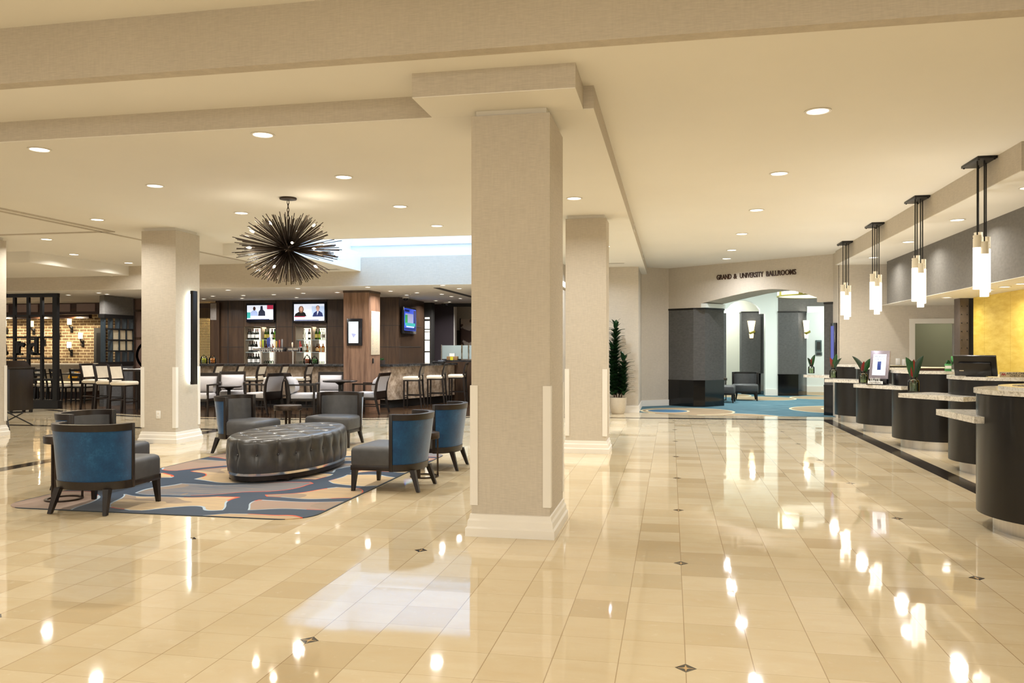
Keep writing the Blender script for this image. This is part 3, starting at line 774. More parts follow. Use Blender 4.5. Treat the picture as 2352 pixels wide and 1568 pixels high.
# ---- side tables
def drum_table(name, label, loc, r, h, n=3, a0=0.0):
    t = thing(name, label, 'side table', loc)
    B().lathe([(.001, h-.07), (r-.006, h-.07), (r, h-.065), (r, h-.006), (r-.004, h), (r-.02, h), (r-.022, h-.004), (.001, h-.004)], 40).done('top', M['bronze'], t)
    for i in range(n):
        a = a0+2*PI*i/n; m = Matrix.Rotation(a, 4, 'Z')
        B().box(r-.03, r-.012, -.017, .017, .012, h-.065, 0, M=m).done('leg', M['bronze'], t)
    B().lathe([(r-.035, 0), (r-.008, 0), (r-.008, .014), (r-.035, .014)], 40, ring=True).done('base_ring', M['bronze'], t)
    return t
drum_table('side_table', 'round dark side table on thin legs between the two far tub chairs', (-5.50, 11.0, 0), .20, .61, 4, .6)
drum_table('side_table', 'round dark side table at the left corner of the rug, beside the nearest tub chair', (-5.66, 6.74, RZ), .175, .61, 3, 2.9)
drum_table('side_table', 'low dark side table tucked between the two right-hand tub chairs', (-2.72, 8.75, 0), .17, .50, 3, .4)

# ---- starburst chandelier
CHX, CHY, CHZ = -4.57, 9.15, 2.645
ch = thing('starburst_chandelier', 'dark starburst chandelier of metal rods hanging on a chain', 'chandelier', (CHX, CHY, CHZ))
B().lathe([(.001, 0), (.10, 0), (.105, -.008), (.10, -.022), (.03, -.03), (.001, -.03)], 28, (0, 0, Z2-CHZ)).done('canopy', M['bronze'], ch)
ln = B()
zt = Z2-CHZ-.03; k = 0
while zt > .37:
    pts = []
    for i in range(13):
        a = 2*PI*i/12; q = (.012*math.cos(a), 0, zt-.026+.030*math.sin(a))
        pts.append(q if k % 2 == 0 else (0, q[0], q[2]))
    ln.tube(pts, .0045, 6); zt -= .046; k += 1
ln.done('chain', M['bronze'], ch)
B().tube([(0, 0, .36), (0, 0, .05)], .012, 10).done('stem', M['bronze'], ch)
B().sphere((0, 0, 0), .075, 20).done('hub', M['bronze'], ch)
R_ = random.Random(11)
rods = []
for i in range(560):
    z = -.98+1.96*(i+.5)/560; a = i*2.399963+R_.uniform(-.12, .12); q = math.sqrt(1-z*z)
    d = Vector((q*math.cos(a), q*math.sin(a), z))
    if d.z > .93: continue
    el = math.degrees(math.asin(d.z)); q2 = abs(el)
    if 11 < q2 < 25 and R_.random() < .8: continue
    L = (.645 if q2 <= 12 else .56-.12*min(1, (q2-25)/50))*R_.uniform(.82, 1.03)
    rods.append((d, L))
rodm = B().tube([(0, 0, .06), (0, 0, 1)], .0048, 5).done('rod', M['bronze'], ch)
def aim(d): return d.to_track_quat('Z', 'Y').to_euler()
view = Vector((-CHX, -CHY, 1.441-CHZ)).normalized()
rods.sort(key=lambda r: -(r[0].dot(view)+R_.uniform(-1.2, 1.2)))
big = rods[:100]
rodm.rotation_euler = aim(big[0][0]); rodm.scale = (1, 1, big[0][1])
for d, L in big[1:]: share(rodm, ch, (0, 0, 0), aim(d), (1, 1, L))
b = B()
for d, L in rods[100:]: b.tube([d*.06, d*L], .0048, 5)
b.done('rod_mass', M['bronze'], ch, kind='stuff')
bulb = None
for i, (x, z, y) in enumerate(((-.40, .20, -.1), (-.13, .27, -.28), (.34, .27, -.12), (.17, .02, -.45), (.36, -.02, -.2), (-.42, .0, -.15), (-.08, -.24, -.3), (.36, -.22, -.12), (-.35, -.25, .0), (.10, -.30, .1), (.0, .2, .4), (-.2, -.05, .45))):
    d = Vector((x, y, z)).normalized(); d2 = Vector((x*math.cos(YAW)-y*math.sin(YAW), x*math.sin(YAW)+y*math.cos(YAW), z))
    if bulb is None:
        bulb = B().lathe([(.001, -.022), (.007, -.02), (.014, .0), (.011, .016), (.001, .038)], 12).done('bulb', M['bulb'], ch); bulb.location = d2; bulb.rotation_euler = aim(d2.normalized())
    else: share(bulb, ch, d2, aim(d2.normalized()))
    if i % 2 == 0: lamp('POINT', (CHX+d2.x*1.1, CHY+d2.y*1.1, CHZ+d2.z*1.1), 4, (1.0, .86, .66), .03)
# ================================================================== RECEPTION DESKS
pods = [  # tangent point nearest the guest side, radius
    (3.08, 7.05, .66), (3.84, 10.36, .61), (3.82, 12.80, .61), (3.82, 15.18, .61), (3.80, 17.05, .60)]
place = ['nearest of the five', 'second nearest of the five', 'middle one of the five', 'fourth of the five', 'farthest of the five']
def stadium(cx, cy, r, xend, n=28):
    pts = [(cx+r*math.cos(a), cy+r*math.sin(a)) for a in [PI/2+PI*i/n for i in range(n+1)]]
    return pts+[(xend, cy-r), (xend, cy+r)]
desks = []
for i, (cx, cy, r) in enumerate(pods):
    xe = .55 if i else .9
    if i == 4: xe = .42
    t = thing('reception_desk', 'dark curved reception desk with granite top, %s' % place[i], 'reception desk', (cx, cy, 0), 0, 'curved reception desks'); desks.append(t)
    B().prism(stadium(0, 0, r, xe), .13, 1.072).done('body', M['podwood'], t)
    B().prism(stadium(.03, 0, r-.09, xe-.02), 0, .135).done('steel_base', M['steel'], t)
    B().prism(stadium(0, 0, r-.02, xe), 1.07, 1.082).done('shadow_line', M['black'], t)
    o = stadium(0, 0, r+.018, xe)
    B().prism(o, 1.08, 1.118).done('counter_top', M['granite'], t)
    if i == 0:
        ir = [(.10+(r-.16)*math.cos(a), (r-.16)*math.sin(a)) for a in [PI*.62+PI*1.2*j/24 for j in range(25)]]
        orr = [(.10+(r-.06)*math.cos(a), (r-.06)*math.sin(a)) for a in [PI*.62+PI*1.2*j/24 for j in range(25)]]
        B().prism(orr+ir[::-1], 1.117, 1.14).done('raised_ledge', M['granite'], t)
# granite side ledges between the desks
led = [((2150, 939), (2238, 957), .62), ((2063, 902.3), (2212.7, 911.7), .55), ((1960, 881.5), (2070, 887), .55), ((1894, 870.4), (1978, 873), .50), ((1845.6, 860.3), (1908, 862.6), .45)]
for i, (a, b_, dp) in enumerate(led):
    A, Bq = Vector(at_z(*a, .9)), Vector(at_z(*b_, .9))
    u = (Bq-A).normalized(); nrm = Vector((-u.y, u.x))
    if nrm.x < 0: nrm = -nrm
    if i == 0: Q = [A, Bq, Bq+Vector((.62, .06)), A+Vector((.75, .0))]
    else: Q = [A, Bq, Bq+nrm*dp, A+nrm*dp]
    t = desks[i]
    B().prism([(q.x-t.location.x, q.y-t.location.y) for q in Q], .848, .90).done('side_ledge', M['granite'], t)

# ---- bottle vases with leaves
def leaf(L, w, bend, n=10):
    # a blade that bends sideways in its own plane, cupped along the midrib
    b = B(); rows = []
    for j in range(n+1):
        s = j/n; wd = w*math.sin(PI*min(1, s*.96+.04))**.7+.0012
        x = bend*L*s*s*.75; z = L*s*(1-.22*abs(bend)*s)
        tx, tz = 1.5*bend*L*s, L*(1-.44*abs(bend)*s); q = math.hypot(tx, tz); nx, nz = tz/q, -tx/q
        rows.append([(x-nx*wd, .35*wd, z-nz*wd), (x, 0, z), (x+nx*wd, .35*wd, z+nz*wd)])
    vs = [p for r in rows for p in r]+[(p[0], p[1]+.0022, p[2]) for r in rows for p in r]
    m = 3*(n+1); fs = []
    for j in range(n):
        for k in (0, 1):
            a = 3*j+k; fs += [[a, a+1, a+4, a+3], [m+a+3, m+a+4, m+a+1, m+a]]
    edge = [3*j for j in range(n+1)]+[3*j+2 for j in range(n, -1, -1)]
    for p, q in zip(edge, edge[1:]+edge[:1]): fs.append([p, q, m+q, m+p])
    return b.faces(vs, fs)
WATER = glassy('green_tinted_water', (.72, .80, .58), .02, .12, 1.33)
def vase(label, x, y, z, s, leaves):
    t = thing('leaf_vase', label, 'vase', (x, y, z), 0, 'glass vases with leaves on the reception ledges')
    B().lathe([(.001, 0), (.055, 0), (.062, .006), (.062, .115), (.055, .135), (.030, .150), (.030, .172), (.034, .175), (.034, .182), (.027, .182), (.027, .150), (.052, .132), (.058, .112), (.058, .008), (.001, .006)], 28).done('bottle', M['glass'], t)
    B().lathe([(.001, .008), (.057, .009), (.057, .10), (.001, .10)], 24).done('water', WATER, t)
    B().lathe([(.0315, .152), (.036, .152), (.036, .166), (.0315, .166)], 24, ring=True).done('cord', M['black'], t)
    for L, w, bend, ang, mt in leaves:
        lf = leaf(L, w, bend).done('leaf', M[mt], t, ang=70); lf.location = (0.006*math.cos(math.radians(ang)), .006*math.sin(math.radians(ang)), .10); lf.rotation_euler = (0, 0, math.radians(ang))
        st = B().tube([(0, 0, .02), (.004*math.cos(ang), .004*math.sin(ang), .12)], .004, 6).done('stem', M['leaf2'], t)
    if s != 1: t.scale = (s, s, s)
    return t
V = [(1864, 861.5, 'farthest leaf vase, beside the foyer pier', [(.30, .040, .30, 5, 'leaf2'), (.24, .032, -.45, 10, 'leaf'), (.2, .025, .0, 20, 'leafred')]),
     (1914.5, 872, 'leaf vase with one reddish leaf in front of the wall screen', [(.33, .042, .22, -10, 'leaf2'), (.27, .030, -.30, 0, 'leafred'), (.28, .026, .62, -20, 'leaf'), (.22, .03, .05, 30, 'leaf2')]),
     (1984, 884, 'leaf vase left of the tilted check-in screen', [(.34, .034, -.62, -15, 'leaf'), (.29, .038, .45, -12, 'leaf2'), (.27, .032, .68, -5, 'leaf'), (.22, .034, .02, 10, 'leafred')]),
     (2100, 904, 'largest leaf vase, on the ledge in front of the middle desk', [(.33, .045, -.36, -5, 'leaf2'), (.35, .042, .38, -5, 'leaf'), (.28, .034, .0, 20, 'leafred'), (.27, .04, -.1, 12, 'leaf2')])]
for (u, v, lab, lv) in V:
    x, y = at_z(u, v-4, .9)
    vase(lab, x, y+.03, .902, 1.06, lv)

# ---- tilted check-in screen with its little ELITE MEMBERS sign
def words(name, txt, size, m, parent, loc, rot=(PI/2, 0, 0), ext=.001, align='CENTER', sx=1.0, bold=0.0):
    cu = bpy.data.curves.new(name, 'FONT'); cu.body = txt; cu.size = size; cu.extrude = ext; cu.align_x = align; cu.offset = bold; cu.resolution_u = 3
    tmp = bpy.data.objects.new(name+'_tmp', cu); C.objects.link(tmp)
    bpy.context.view_layer.update()
    me = bpy.data.meshes.new_from_object(tmp.evaluated_get(bpy.context.evaluated_depsgraph_get()))
    bpy.data.objects.remove(tmp); me.name = name; me.materials.clear(); me.materials.append(m)
    o = bpy.data.objects.new(name, me); C.objects.link(o)
    if parent is not None: o.parent = parent
    o.location = loc; o.rotation_euler = rot; o.scale = (sx, 1, 1)
    return o
LG = plain('grey_print', '#70767f', .6); RED = plain('red_brown_print', '#8c1f26', .5); INK = plain('black_print', '#141414', .5)
kx, ky = at_z(2020, 884, .9)
K = thing('check_in_screen', 'tilted tablet screen in a grey frame on a black stand', 'screen', (kx, ky+.10, .902), math.radians(-30))
TM = Matrix.Translation((0, .02, .085)) @ Matrix.Rotation(math.radians(-14), 4, 'X')
fr = plain('silver_pink_frame', '#8f8791', .35, .4)
B().box(-.135, .135, 0, .05, 0, .43, .004, M=TM).done('frame', fr, K)
B().box(-.128, .128, .02, .075, .005, .425, .004, M=TM).done('housing', M['darkwood'], K)
so = B().box(-.092, .092, -.003, .001, .055, .375, M=TM).done('display', glow('display_white', (.80, .86, 1.0), .85), K)
ro = (PI/2-math.radians(14), 0, 0)
def onscr(x, z, d=-.0035): return TM @ Vector((x, d, z))
words('title_text', 'MOBILE', .042, LG, K, onscr(0, .322), ro); words('title_text', 'CHECK IN', .034, LG, K, onscr(0, .288), ro)
words('footer_text', 'ASK FOR YOUR', .022, LG, K, onscr(0, .098), ro); words('footer_text', 'KEY HERE', .022, LG, K, onscr(0, .070), ro)
B().box(-.026, .026, -.006, -.002, .135, .265, .003, M=TM).done('phone_picture', plain('phone_blue', '#23408f', .3), K)
B().box(-.12, .13, -.02, .10, 0, .085, .004).done('stand', M['blackgloss'], K)
el = thing('elite_sign', 'small black sign with white ELITE MEMBERS letters below the tilted screen', 'sign', (kx-.045, ky+.03, .902), math.radians(-30))
B().box(-.13, .13, -.03, .03, 0, .012, .003).done('base', M['blackgloss'], el)
wh = plain('white_letter', (.9, .9, .9), .4)
words('elite_text', 'ELITE', .060, wh, el, (0, -.02, .058), ext=.004)
B().box(-.105, .105, -.024, -.014, .012, .055, .002).done('members_plate', wh, el)
words('members_text', 'MEMBERS', .042, INK, el, (0, -.0245, .020), ext=.0006)

# ---- monitor, airline crew sign, trays and small items on the desks
mx, my = at_z(2247, 866, 1.118)
mo = thing('computer_monitor', 'black computer monitor leaning back on the second nearest desk, seen from behind', 'monitor', (mx+.03, my+.16, 1.118), math.radians(-30))
TMo = Matrix.Translation((0, 0, .012)) @ Matrix.Rotation(math.radians(-20), 4, 'Y') @ Matrix.Rotation(math.radians(16), 4, 'X')
TMo = Matrix.Translation((0, 0, .0)) @ Matrix.Rotation(math.radians(24), 4, 'X')
B().box(-.215, .215, 0, .035, .005, .255, .006, M=TMo).done('case', M['blackgloss'], mo)
B().box(-.165, .165, -.03, .004, .02, .185, .012, M=TMo).done('back_bulge', M['blackgloss'], mo)
B().box(-.205, .205, .034, .037, .015, .245, M=TMo).done('display', M['gap'], mo)
B().box(-.155, -.11, -.0315, -.029, .085, .093, M=TMo).done('maker_badge', M['chrome'], mo)
B().box(-.10, .10, -.02, .12, 0, .014, .004).done('foot', M['blackgloss'], mo)
ax_, ay_ = at_z(2308, 866, 1.118)
asg = thing('crew_sign', 'low tan sign reading AIRLINE CREW CHECK IN beside the monitor', 'sign', (ax_+.085, ay_-.02, 1.118), math.radians(-10))
TS = Matrix.Rotation(math.radians(-18), 4, 'X')
B().box(-.135, .135, 0, .012, 0, .062, .002, M=TS).done('panel', plain('tan_sign_plate', '#9c8a67', .5), asg)
rs = (PI/2-math.radians(18), 0, 0)
words('crew_text', 'AIRLINE CREW', .030, INK, asg, TS @ Vector((.030, -.002, .034)), rs); words('crew_text', 'CHECK IN', .030, INK, asg, TS @ Vector((.030, -.002, .008)), rs)
em = B(); em.prism([(-.124, .020), (-.116, .020), (-.105, .046), (-.112, .046)], -.003, 0, TS @ Matrix.Rotation(PI/2, 4, 'X') @ Matrix.Scale(-1, 4, (0, 0, 1)))
em.prism([(-.112, .046), (-.105, .046), (-.096, .020), (-.104, .020)], -.003, 0, TS @ Matrix.Rotation(PI/2, 4, 'X') @ Matrix.Scale(-1, 4, (0, 0, 1)))
em.prism([(-.104, .020), (-.096, .020), (-.087, .046), (-.094, .046)], -.003, 0, TS @ Matrix.Rotation(PI/2, 4, 'X') @ Matrix.Scale(-1, 4, (0, 0, 1)))
em.prism([(-.094, .046), (-.087, .046), (-.076, .020), (-.084, .020)], -.003, 0, TS @ Matrix.Rotation(PI/2, 4, 'X') @ Matrix.Scale(-1, 4, (0, 0, 1)))
em.done('emblem', RED, asg)
tr = thing('desk_tray', 'cream letter tray on the middle reception desk', 'tray', (*at_z(2138, 851, 1.118), 1.118))
B().box(-.22, .20, -.10, .10, .038, .050, .004).done('tray_top', plain('cream_tray', (.72, .64, .42), .5), tr); B().box(-.17, .20, -.08, .09, 0, .04).done('tray_body', M['brown'], tr)
tr = thing('desk_tray', 'thin dark tray on the fourth reception desk behind the tilted screen', 'tray', (*at_z(2060, 843.5, 1.118), 1.118))
B().box(-.22, .20, -.10, .10, .022, .03, .003).done('tray_top', plain('olive_tray', '#77704f', .5), tr); B().box(-.2, .19, -.08, .09, 0, .024).done('tray_body', M['gap'], tr)
bx_, by_ = at_z(2183, 854, 1.118)
ph = thing('leaf_card_holder', 'small clear holder with green leafy cards on the middle desk', 'card holder', (bx_, by_, 1.118), math.radians(-5))
grn = plain('green_card', '#4f9b5a', .5)
B().box(-.075, .02, -.015, .02, 0, .012).done('base', M['glass'], ph); B().box(-.07, .015, 0, .004, .01, .11, .001).done('leaf_card', grn, ph)
B().box(-.066, .011, -.002, 0, .045, .085).done('card_picture', M['paper'], ph)
B().box(.03, .075, .02, .05, 0, .13, .003).done('clear_block', M['glass'], ph); B().box(.015, .075, .035, .039, .13, .215, .001).done('green_card', grn, ph)
lf = None
for i in range(6):
    l2 = leaf(.07, .012, .6).done('paper_leaf', M['leaf2'], ph, loc=(-.05+.015*i, .006, .10), rz=i*1.1)

# ---- pendant lamps over the desks
pr = None
tubeset = [(-.055, -.12, 2.637, 2.066), (.005, -.145, 2.565, 1.986), (.03, .10, 2.695, 2.12), (.065, -.02, 2.63, 2.04)]
for i, (py, lab) in enumerate(((9.50, 'nearest pendant cluster of four opal glass tubes over the reception desks'), (11.73, 'second nearest pendant cluster of four opal glass tubes over the reception desks'), (14.05, 'third pendant cluster of four opal glass tubes, second from the far end'), (16.34, 'farthest pendant cluster of four opal glass tubes over the reception desks'))):
    if pr is None:
        pr = thing('pendant_lamp', lab, 'pendant lamp', (3.24, py, Z1), 0, 'pendant lamps over the reception desks')
        B().box(-.095, .095, -.25, .25, -.028, 0, .003).done('canopy', M['black'], pr)
        for sx in (-.075, .075):
            for sy in (-.22, .22): B().lathe([(.001, -.040), (.009, -.038), (.011, -.028), (.001, -.028)], 12, (sx, sy, 0)).done('knob', M['black'], pr)
        for x, y, zt, zb in tubeset:
            B().tube([(x, y, -.02), (x, y, zt-Z1-.02)], .0075, 8).done('rod', M['black'], pr)
            g = B().lathe([(.042, zt-.13), (.042, zb), (.036, zb), (.036, zt-.13)], 24, (x, y, -Z1), ring=True).done('glass_tube', M['tubeglow'], pr)
            B().lathe([(.001, zt), (.042, zt), (.042, zt-.13), (.036, zt-.13), (.036, zt-.01), (.001, zt-.01)], 24, (x, y, -Z1)).done('tube_collar', M['tubecap'], g)
            B().tube([(x-.045, y, zt-.03-Z1), (x+.045, y, zt-.03-Z1)], .005, 6).done('pin', M['black'], g)
    else: dup(pr, lab, (3.24, py, Z1))
    for dy in (-.06, .06): lamp('POINT', (3.05, py+dy, 2.0), 10, WARM, .06)

# ---- riveted column, outlets and wall screen
rc = thing('riveted_column', 'dark riveted steel column at the edge of the yellow wall', 'column', (5.03, 15.45, 0)); rc['kind'] = 'structure'
B().box(-.11, .03, -.15, .15, 0, 2.31).done('flange', plain('weathered_steel', '#5b5048', .6, .3, .15, 8), rc)
B().box(.03, .14, -.1, .2, 0, 2.31).done('web', M['gap'], rc)
rv = None
for z in [.14+.145*i for i in range(15)]:
    for x in (-.085, .005):
        if rv is None: rv = B().sphere((0, 0, 0), .010, 8).done('rivet', M['black'], rc); rv.location = (x, -.152, z)
        else: share(rv, rc, (x, -.152, z))
for u, v, lab in ((2062, 830, 'left one of two white outlets beside the service opening'), (2077, 832, 'right one of two white outlets beside the service opening'), (2212, 827, 'white outlet between the service opening and the riveted column')):
    x, z = at_y(u, v, YB)
    t = thing('wall_outlet', lab, 'outlet', (x, YB, z))
    B().box(-.04, .04, -.008, 0, -.065, .065, .003).done('plate', M['plate'], t); B().box(-.018, .018, -.011, -.006, -.04, .04, .002).done('socket', M['white'], t)
ws = thing('wall_screen', 'narrow blue-lit wall screen beside the ballroom arch', 'screen', (3.39, 18.03, 1.53))
B().box(-.06, 0, -.19, .2, -.44, .44, .004).done('bezel', M['blackgloss'], ws)
B().box(-.064, -.058, -.15, .16, -.38, .38).done('display', glow('blue_display', (.05, .06, .26), 1.0), ws)
# ================================================================== BAR
BC = 18.30; BT = 1.055
bc = thing('bar_counter', 'long stone-fronted bar counter with black granite top left of the wood column', 'bar counter', (0, 0, 0))
XL, XR = -12.6, -7.30
B().box(XL, XR, BC+.05, BC+.62, .22, BT-.055).done('stone_front', M['barstone'], bc)
B().box(XL, XR, BC-.12, BC+.68, BT-.055, BT, .004).done('counter_top', M['darktop'], bc)
B().box(XL, XR, BC+.16, BC+.60, .0, .225).done('toe_kick', M['gap'], bc)
P1, U1 = Vector((-6.58, 18.50)), Vector((.345, .939)).normalized(); N_ = Vector((-U1.y, U1.x))
P2 = P1+U1*2.62
bi = thing('bar_counter', 'angled stone-fronted bar counter with granite top right of the wood column', 'bar counter', (0, 0, 0))
def quad(o, d0=0.0): return [tuple(P1-N_*o-U1*d0), tuple(P2-N_*o), tuple(P2+N_*.52), tuple(P1+N_*.46-U1*d0)]
B().prism(quad(0), .20, BT-.055).done('stone_front', M['barstone'], bi)
B().prism(quad(.10, .06), BT-.055, BT).done('counter_top', M['darktop'], bi)
B().prism([tuple(P1+N_*.12+U1*.1), tuple(P2+N_*.12), tuple(P2+N_*.5), tuple(P1+N_*.44+U1*.1)], 0, .205).done('toe_kick', M['gap'], bi)
wbx = thing('service_counter', 'wood-fronted service counter at the far right end of the bar', 'counter', (0, 0, 0))
q0 = P2+U1*.05
B().prism([tuple(q0-N_*.1), tuple(q0-N_*.1+Vector((2.3, .1))), tuple(q0-N_*.1+Vector((2.3, .7))), tuple(q0+N_*.5)], 0, 1.08).done('body', M['panel'], wbx)
B().prism([tuple(q0-N_*.13), tuple(q0-N_*.13+Vector((2.35, .1))), tuple(q0-N_*.13+Vector((2.35, .75))), tuple(q0+N_*.52)], 1.08, 1.12).done('top', M['darktop'], wbx)

# ---- bar stools (face +x)
def bar_stool(label, group, seat_m, pad_m, hs=.755, ht=1.06, w=.43):
    t = thing('bar_stool', label, 'bar stool', (0, 0, 0), 0, group)
    h = w/2
    rg = lambda e, z: [(x*(1-e), y*(1-e), z) for x, y in ((-.19, -h), (.205, -h), (.215, -h+.02), (.215, h-.02), (.205, h), (-.19, h))]
    B().loft([rg(.03, hs-.075), rg(0, hs-.06), rg(0, hs-.02), rg(.05, hs-.003), rg(.16, hs+.006)]).done('seat', seat_m, t, ang=55)
    B().box(-.19, .19, -h+.015, h-.015, hs-.105, hs-.07).done('seat_frame', M['darkwood'], t)
    for s in (-1, 1):
        y = s*(h-.022)
        B().bar((.185, y, 0), (.18, y, hs-.075), .026, .04).done('leg', M['darkwood'], t)
        b = B(); b.loft([[(x-wx/2, y-.02, z), (x+wx/2, y-.02, z), (x+wx/2, y+.02, z), (x-wx/2, y+.02, z)] for x, wx, z in ((-.245, .028, 0), (-.20, .045, .45), (-.185, .05, hs-.05), (-.20, .042, hs+.12), (-.255, .03, ht))])
        b.done('leg', M['darkwood'], t)
    B().box(-.268, -.236, -h+.04, h-.04, ht-.055, ht, M=Matrix.Identity(4)).done('top_rail', M['darkwoodx'], t)
    if pad_m: B().loft([[(x-.016, yy, z) for yy in (-h+.043, h-.043)]+[(x+.022, yy, z) for yy in (h-.043, -h+.043)] for x, z in ((-.192, hs+.065), (-.205, hs+.12), (-.252, ht-.05))]).done('back_pad', pad_m, t)
    B().box(-.215, -.18, -h+.03, h-.03, hs+.04, hs+.07).done('lower_rail', M['darkwoodx'], t)
    B().box(.17, .195, -h+.03, h-.03, .24, .265).done('footrest', M['darkwoodx'], t)
    for s in (-1, 1): B().box(-.215, .18, s*(h-.022)-.009, s*(h-.022)+.009, .30, .322).done('side_rail', M['darkwoodx'], t)
    B().box(-.225, -.20, -h+.03, h-.03, .30, .322).done('rear_rail', M['darkwoodx'], t)
    return t
st0 = bar_stool('', 'cream bar stools at the long bar', M['creamleather'], M['creampad'])
us = [481, 531, 581, 632, 689]
for i, u in enumerate(us):
    lab = 'cream-seated bar stool at the long bar, %s from the left' % ORD[i]
    y = 17.72
    if i == 0: st0['label'] = lab; st0.location = (X_at(u, y), y, .003); st0.rotation_euler = (0, 0, math.radians(187))
    else: dup(st0, lab, (X_at(u, y), y, .003), math.radians((184, 189, 182, 187, 185)[i]))
sa = math.atan2(N_.y, N_.x)
for i, (x, y, l) in enumerate(((-6.10, 18.72, 'nearest of three'), (-5.78, 19.60, 'middle one of three'), (-5.46, 20.45, 'farthest of three'))):
    s_ = dup(st0, 'cream-seated bar stool at the angled bar, %s' % l, (x, y, .003), math.radians(186))
    s_['group'] = 'cream bar stools at the angled bar'
rst = None
for i, (u, y, l) in enumerate(((219, 16.85, 'leftmost of three'), (252, 16.42, 'middle one of three'), (285, 16.02, 'rightmost of three'))):
    lab = 'cream-backed counter stool left of the square column, %s' % l
    if rst is None:
        rst = bar_stool(lab, 'cream counter stools by the restaurant', M['creamleather'], M['creamleather'], .70, 1.08)
        rst.location = (X_at(u, y), y, .003); rst.rotation_euler = (0, 0, math.radians(-2))
    else: dup(rst, lab, (X_at(u, y), y, .003), math.radians(-4))

# ---- shelf niches with bottles
backlit = glow('backlit_panel', (1.0, .93, .78), 1.3)
sidem = plain('taupe_side', '#77664f', .45, var=.06)
def niche(x0, x1, lab, first_bright):
    t = thing('bottle_shelf', lab, 'shelf', (x0, 20.5, 0))
    w = x1-x0
    B().box(0, w, .42, .45, .99, 2.06).done('back_panel', plain('taupe_back', '#6f6350', .4, var=.05), t)
    for x in (0, w): B().box(x-.015, x+.015, -.08, .43, .99, 2.06).done('side_panel', sidem, t)
    B().box(w*.5-.02, w*.5+.02, -.02, .42, .99, 2.04).done('divider', sidem, t)
    for k in (0, 1):
        a = w*.5*k+.02; b_ = w*.5*(k+1)-.02
        B().box(a, b_, .405, .418, 1.02, 2.0).done('light_panel', backlit, t)
    for z in (1.335, 1.675): B().box(.016, w-.016, -.03, .40, z-.012, z).done('glass_shelf', M['frost'], t)
    B().box(-.01, w+.01, -.09, .43, .96, 1.0).done('base', M['darktop'], t)
    B().box(-.01, w+.01, -.08, .43, 2.04, 2.07).done('top', M['panel'], t)
    lamp('AREA', (x0+w/2, 20.6, 2.02), 5, NEUT, .25)
    return t
niche(N1[0], N1[1], 'lit bottle shelves below the left television', 0)
niche(N2[0], N2[1], 'lit bottle shelves below the right television', 1)
bk = thing('back_counter', 'low dark work counter below the bottle shelves', 'counter', (0, 0, 0))
B().box(-11.9, -7.8, 19.98, 20.38, 0, .93).done('cabinet', M['panel'], bk); B().box(-11.9, -7.8, 19.95, 20.38, .93, .96).done('counter_top', M['darktop'], bk)
GL = {'green': glassy('green_glass', (.22, .42, .10), .03), 'clear': glassy('pale_glass', (.86, .90, .86), .02), 'amber': glassy('amber_glass', (.55, .28, .08), .03), 'red': plain('red_bottle', '#a02a2a', .3)}
GL['wine'] = plain('black_green_bottle', '#10160f', .08, spec=.6)
CAP = {'wine': plain('burgundy_foil', '#4a1416', .35), 'green': plain('dark_foil', '#20301a', .3), 'clear': M['black'], 'amber': M['black'], 'red': M['black']}
LAB = {'wine': M['paper'], 'green': plain('yellow_label', '#b8a84a', .6), 'clear': plain('grey_label', '#b9b4a4', .6), 'amber': plain('tan_label', '#b9955c', .6), 'red': M['paper']}
proto = {}
def bottle(kind, label, loc, group, h=.29):
    if kind not in proto:
        t = thing('bottle', label, 'bottle', loc, 0, group)
        if kind in ('amber',): prof = [(.001, 0), (.046, 0), (.048, .01), (.048, .13), (.035, .155), (.014, .175), (.014, .22), (.001, .22)]; lr, l0, l1, cz = .0485, .03, .11, .215
        elif kind == 'clear': prof = [(.001, 0), (.036, 0), (.037, .01), (.037, .17), (.028, .20), (.014, .225), (.014, .28), (.001, .28)]; lr, l0, l1, cz = .0375, .05, .14, .27
        else: prof = [(.001, 0), (.036, 0), (.038, .01), (.038, .175), (.030, .205), (.0145, .23), (.0145, .29), (.001, .29)]; lr, l0, l1, cz = .0385, .05, .145, .235
        B().lathe(prof, 16).done('glass', GL[kind], t)
        B().lathe([(lr-.001, l0), (lr, l0), (lr, l1), (lr-.001, l1)], 16, ring=True).done('paper_label', LAB[kind], t)
        B().lathe([(.001, cz), (.0158, cz), (.0158, prof[-1][1]+.004), (.001, prof[-1][1]+.006)], 12).done('cap', CAP[kind], t)
        proto[kind] = t; return t
    o = dup(proto[kind], label, loc); o['group'] = group; return o
shelfz = {'upper': 1.677, 'middle': 1.337, 'bottom': 1.0}
rows = [('left', 'upper', [(568.5, 'wine'), (573.5, 'wine'), (581.5, 'wine'), (588, 'wine'), (592, 'wine'), (603, 'green'), (609, 'green'), (616, 'green'), (625, 'wine'), (631, 'green')]),
        ('left', 'middle', [(574, 'wine'), (580, 'wine'), (584.5, 'wine'), (589, 'wine'), (612, 'amber'), (619, 'clear'), (626, 'amber')]),
        ('left', 'bottom', [(571, 'wine'), (576.5, 'wine'), (582.5, 'wine'), (588.5, 'wine'), (594, 'wine')]),
        ('right', 'upper', [(699, 'clear'), (710.5, 'wine'), (726.5, 'green'), (733.5, 'green'), (739, 'clear'), (744, 'clear')]),
        ('right', 'middle', [(690.5, 'red'), (697, 'clear'), (701.5, 'clear'), (705, 'amber'), (710.5, 'clear'), (726, 'amber'), (733, 'amber'), (742, 'amber')])]
nm = {'wine': 'dark wine bottle', 'green': 'green glass bottle', 'clear': 'clear spirit bottle', 'amber': 'squat amber bottle', 'red': 'red bottle'}
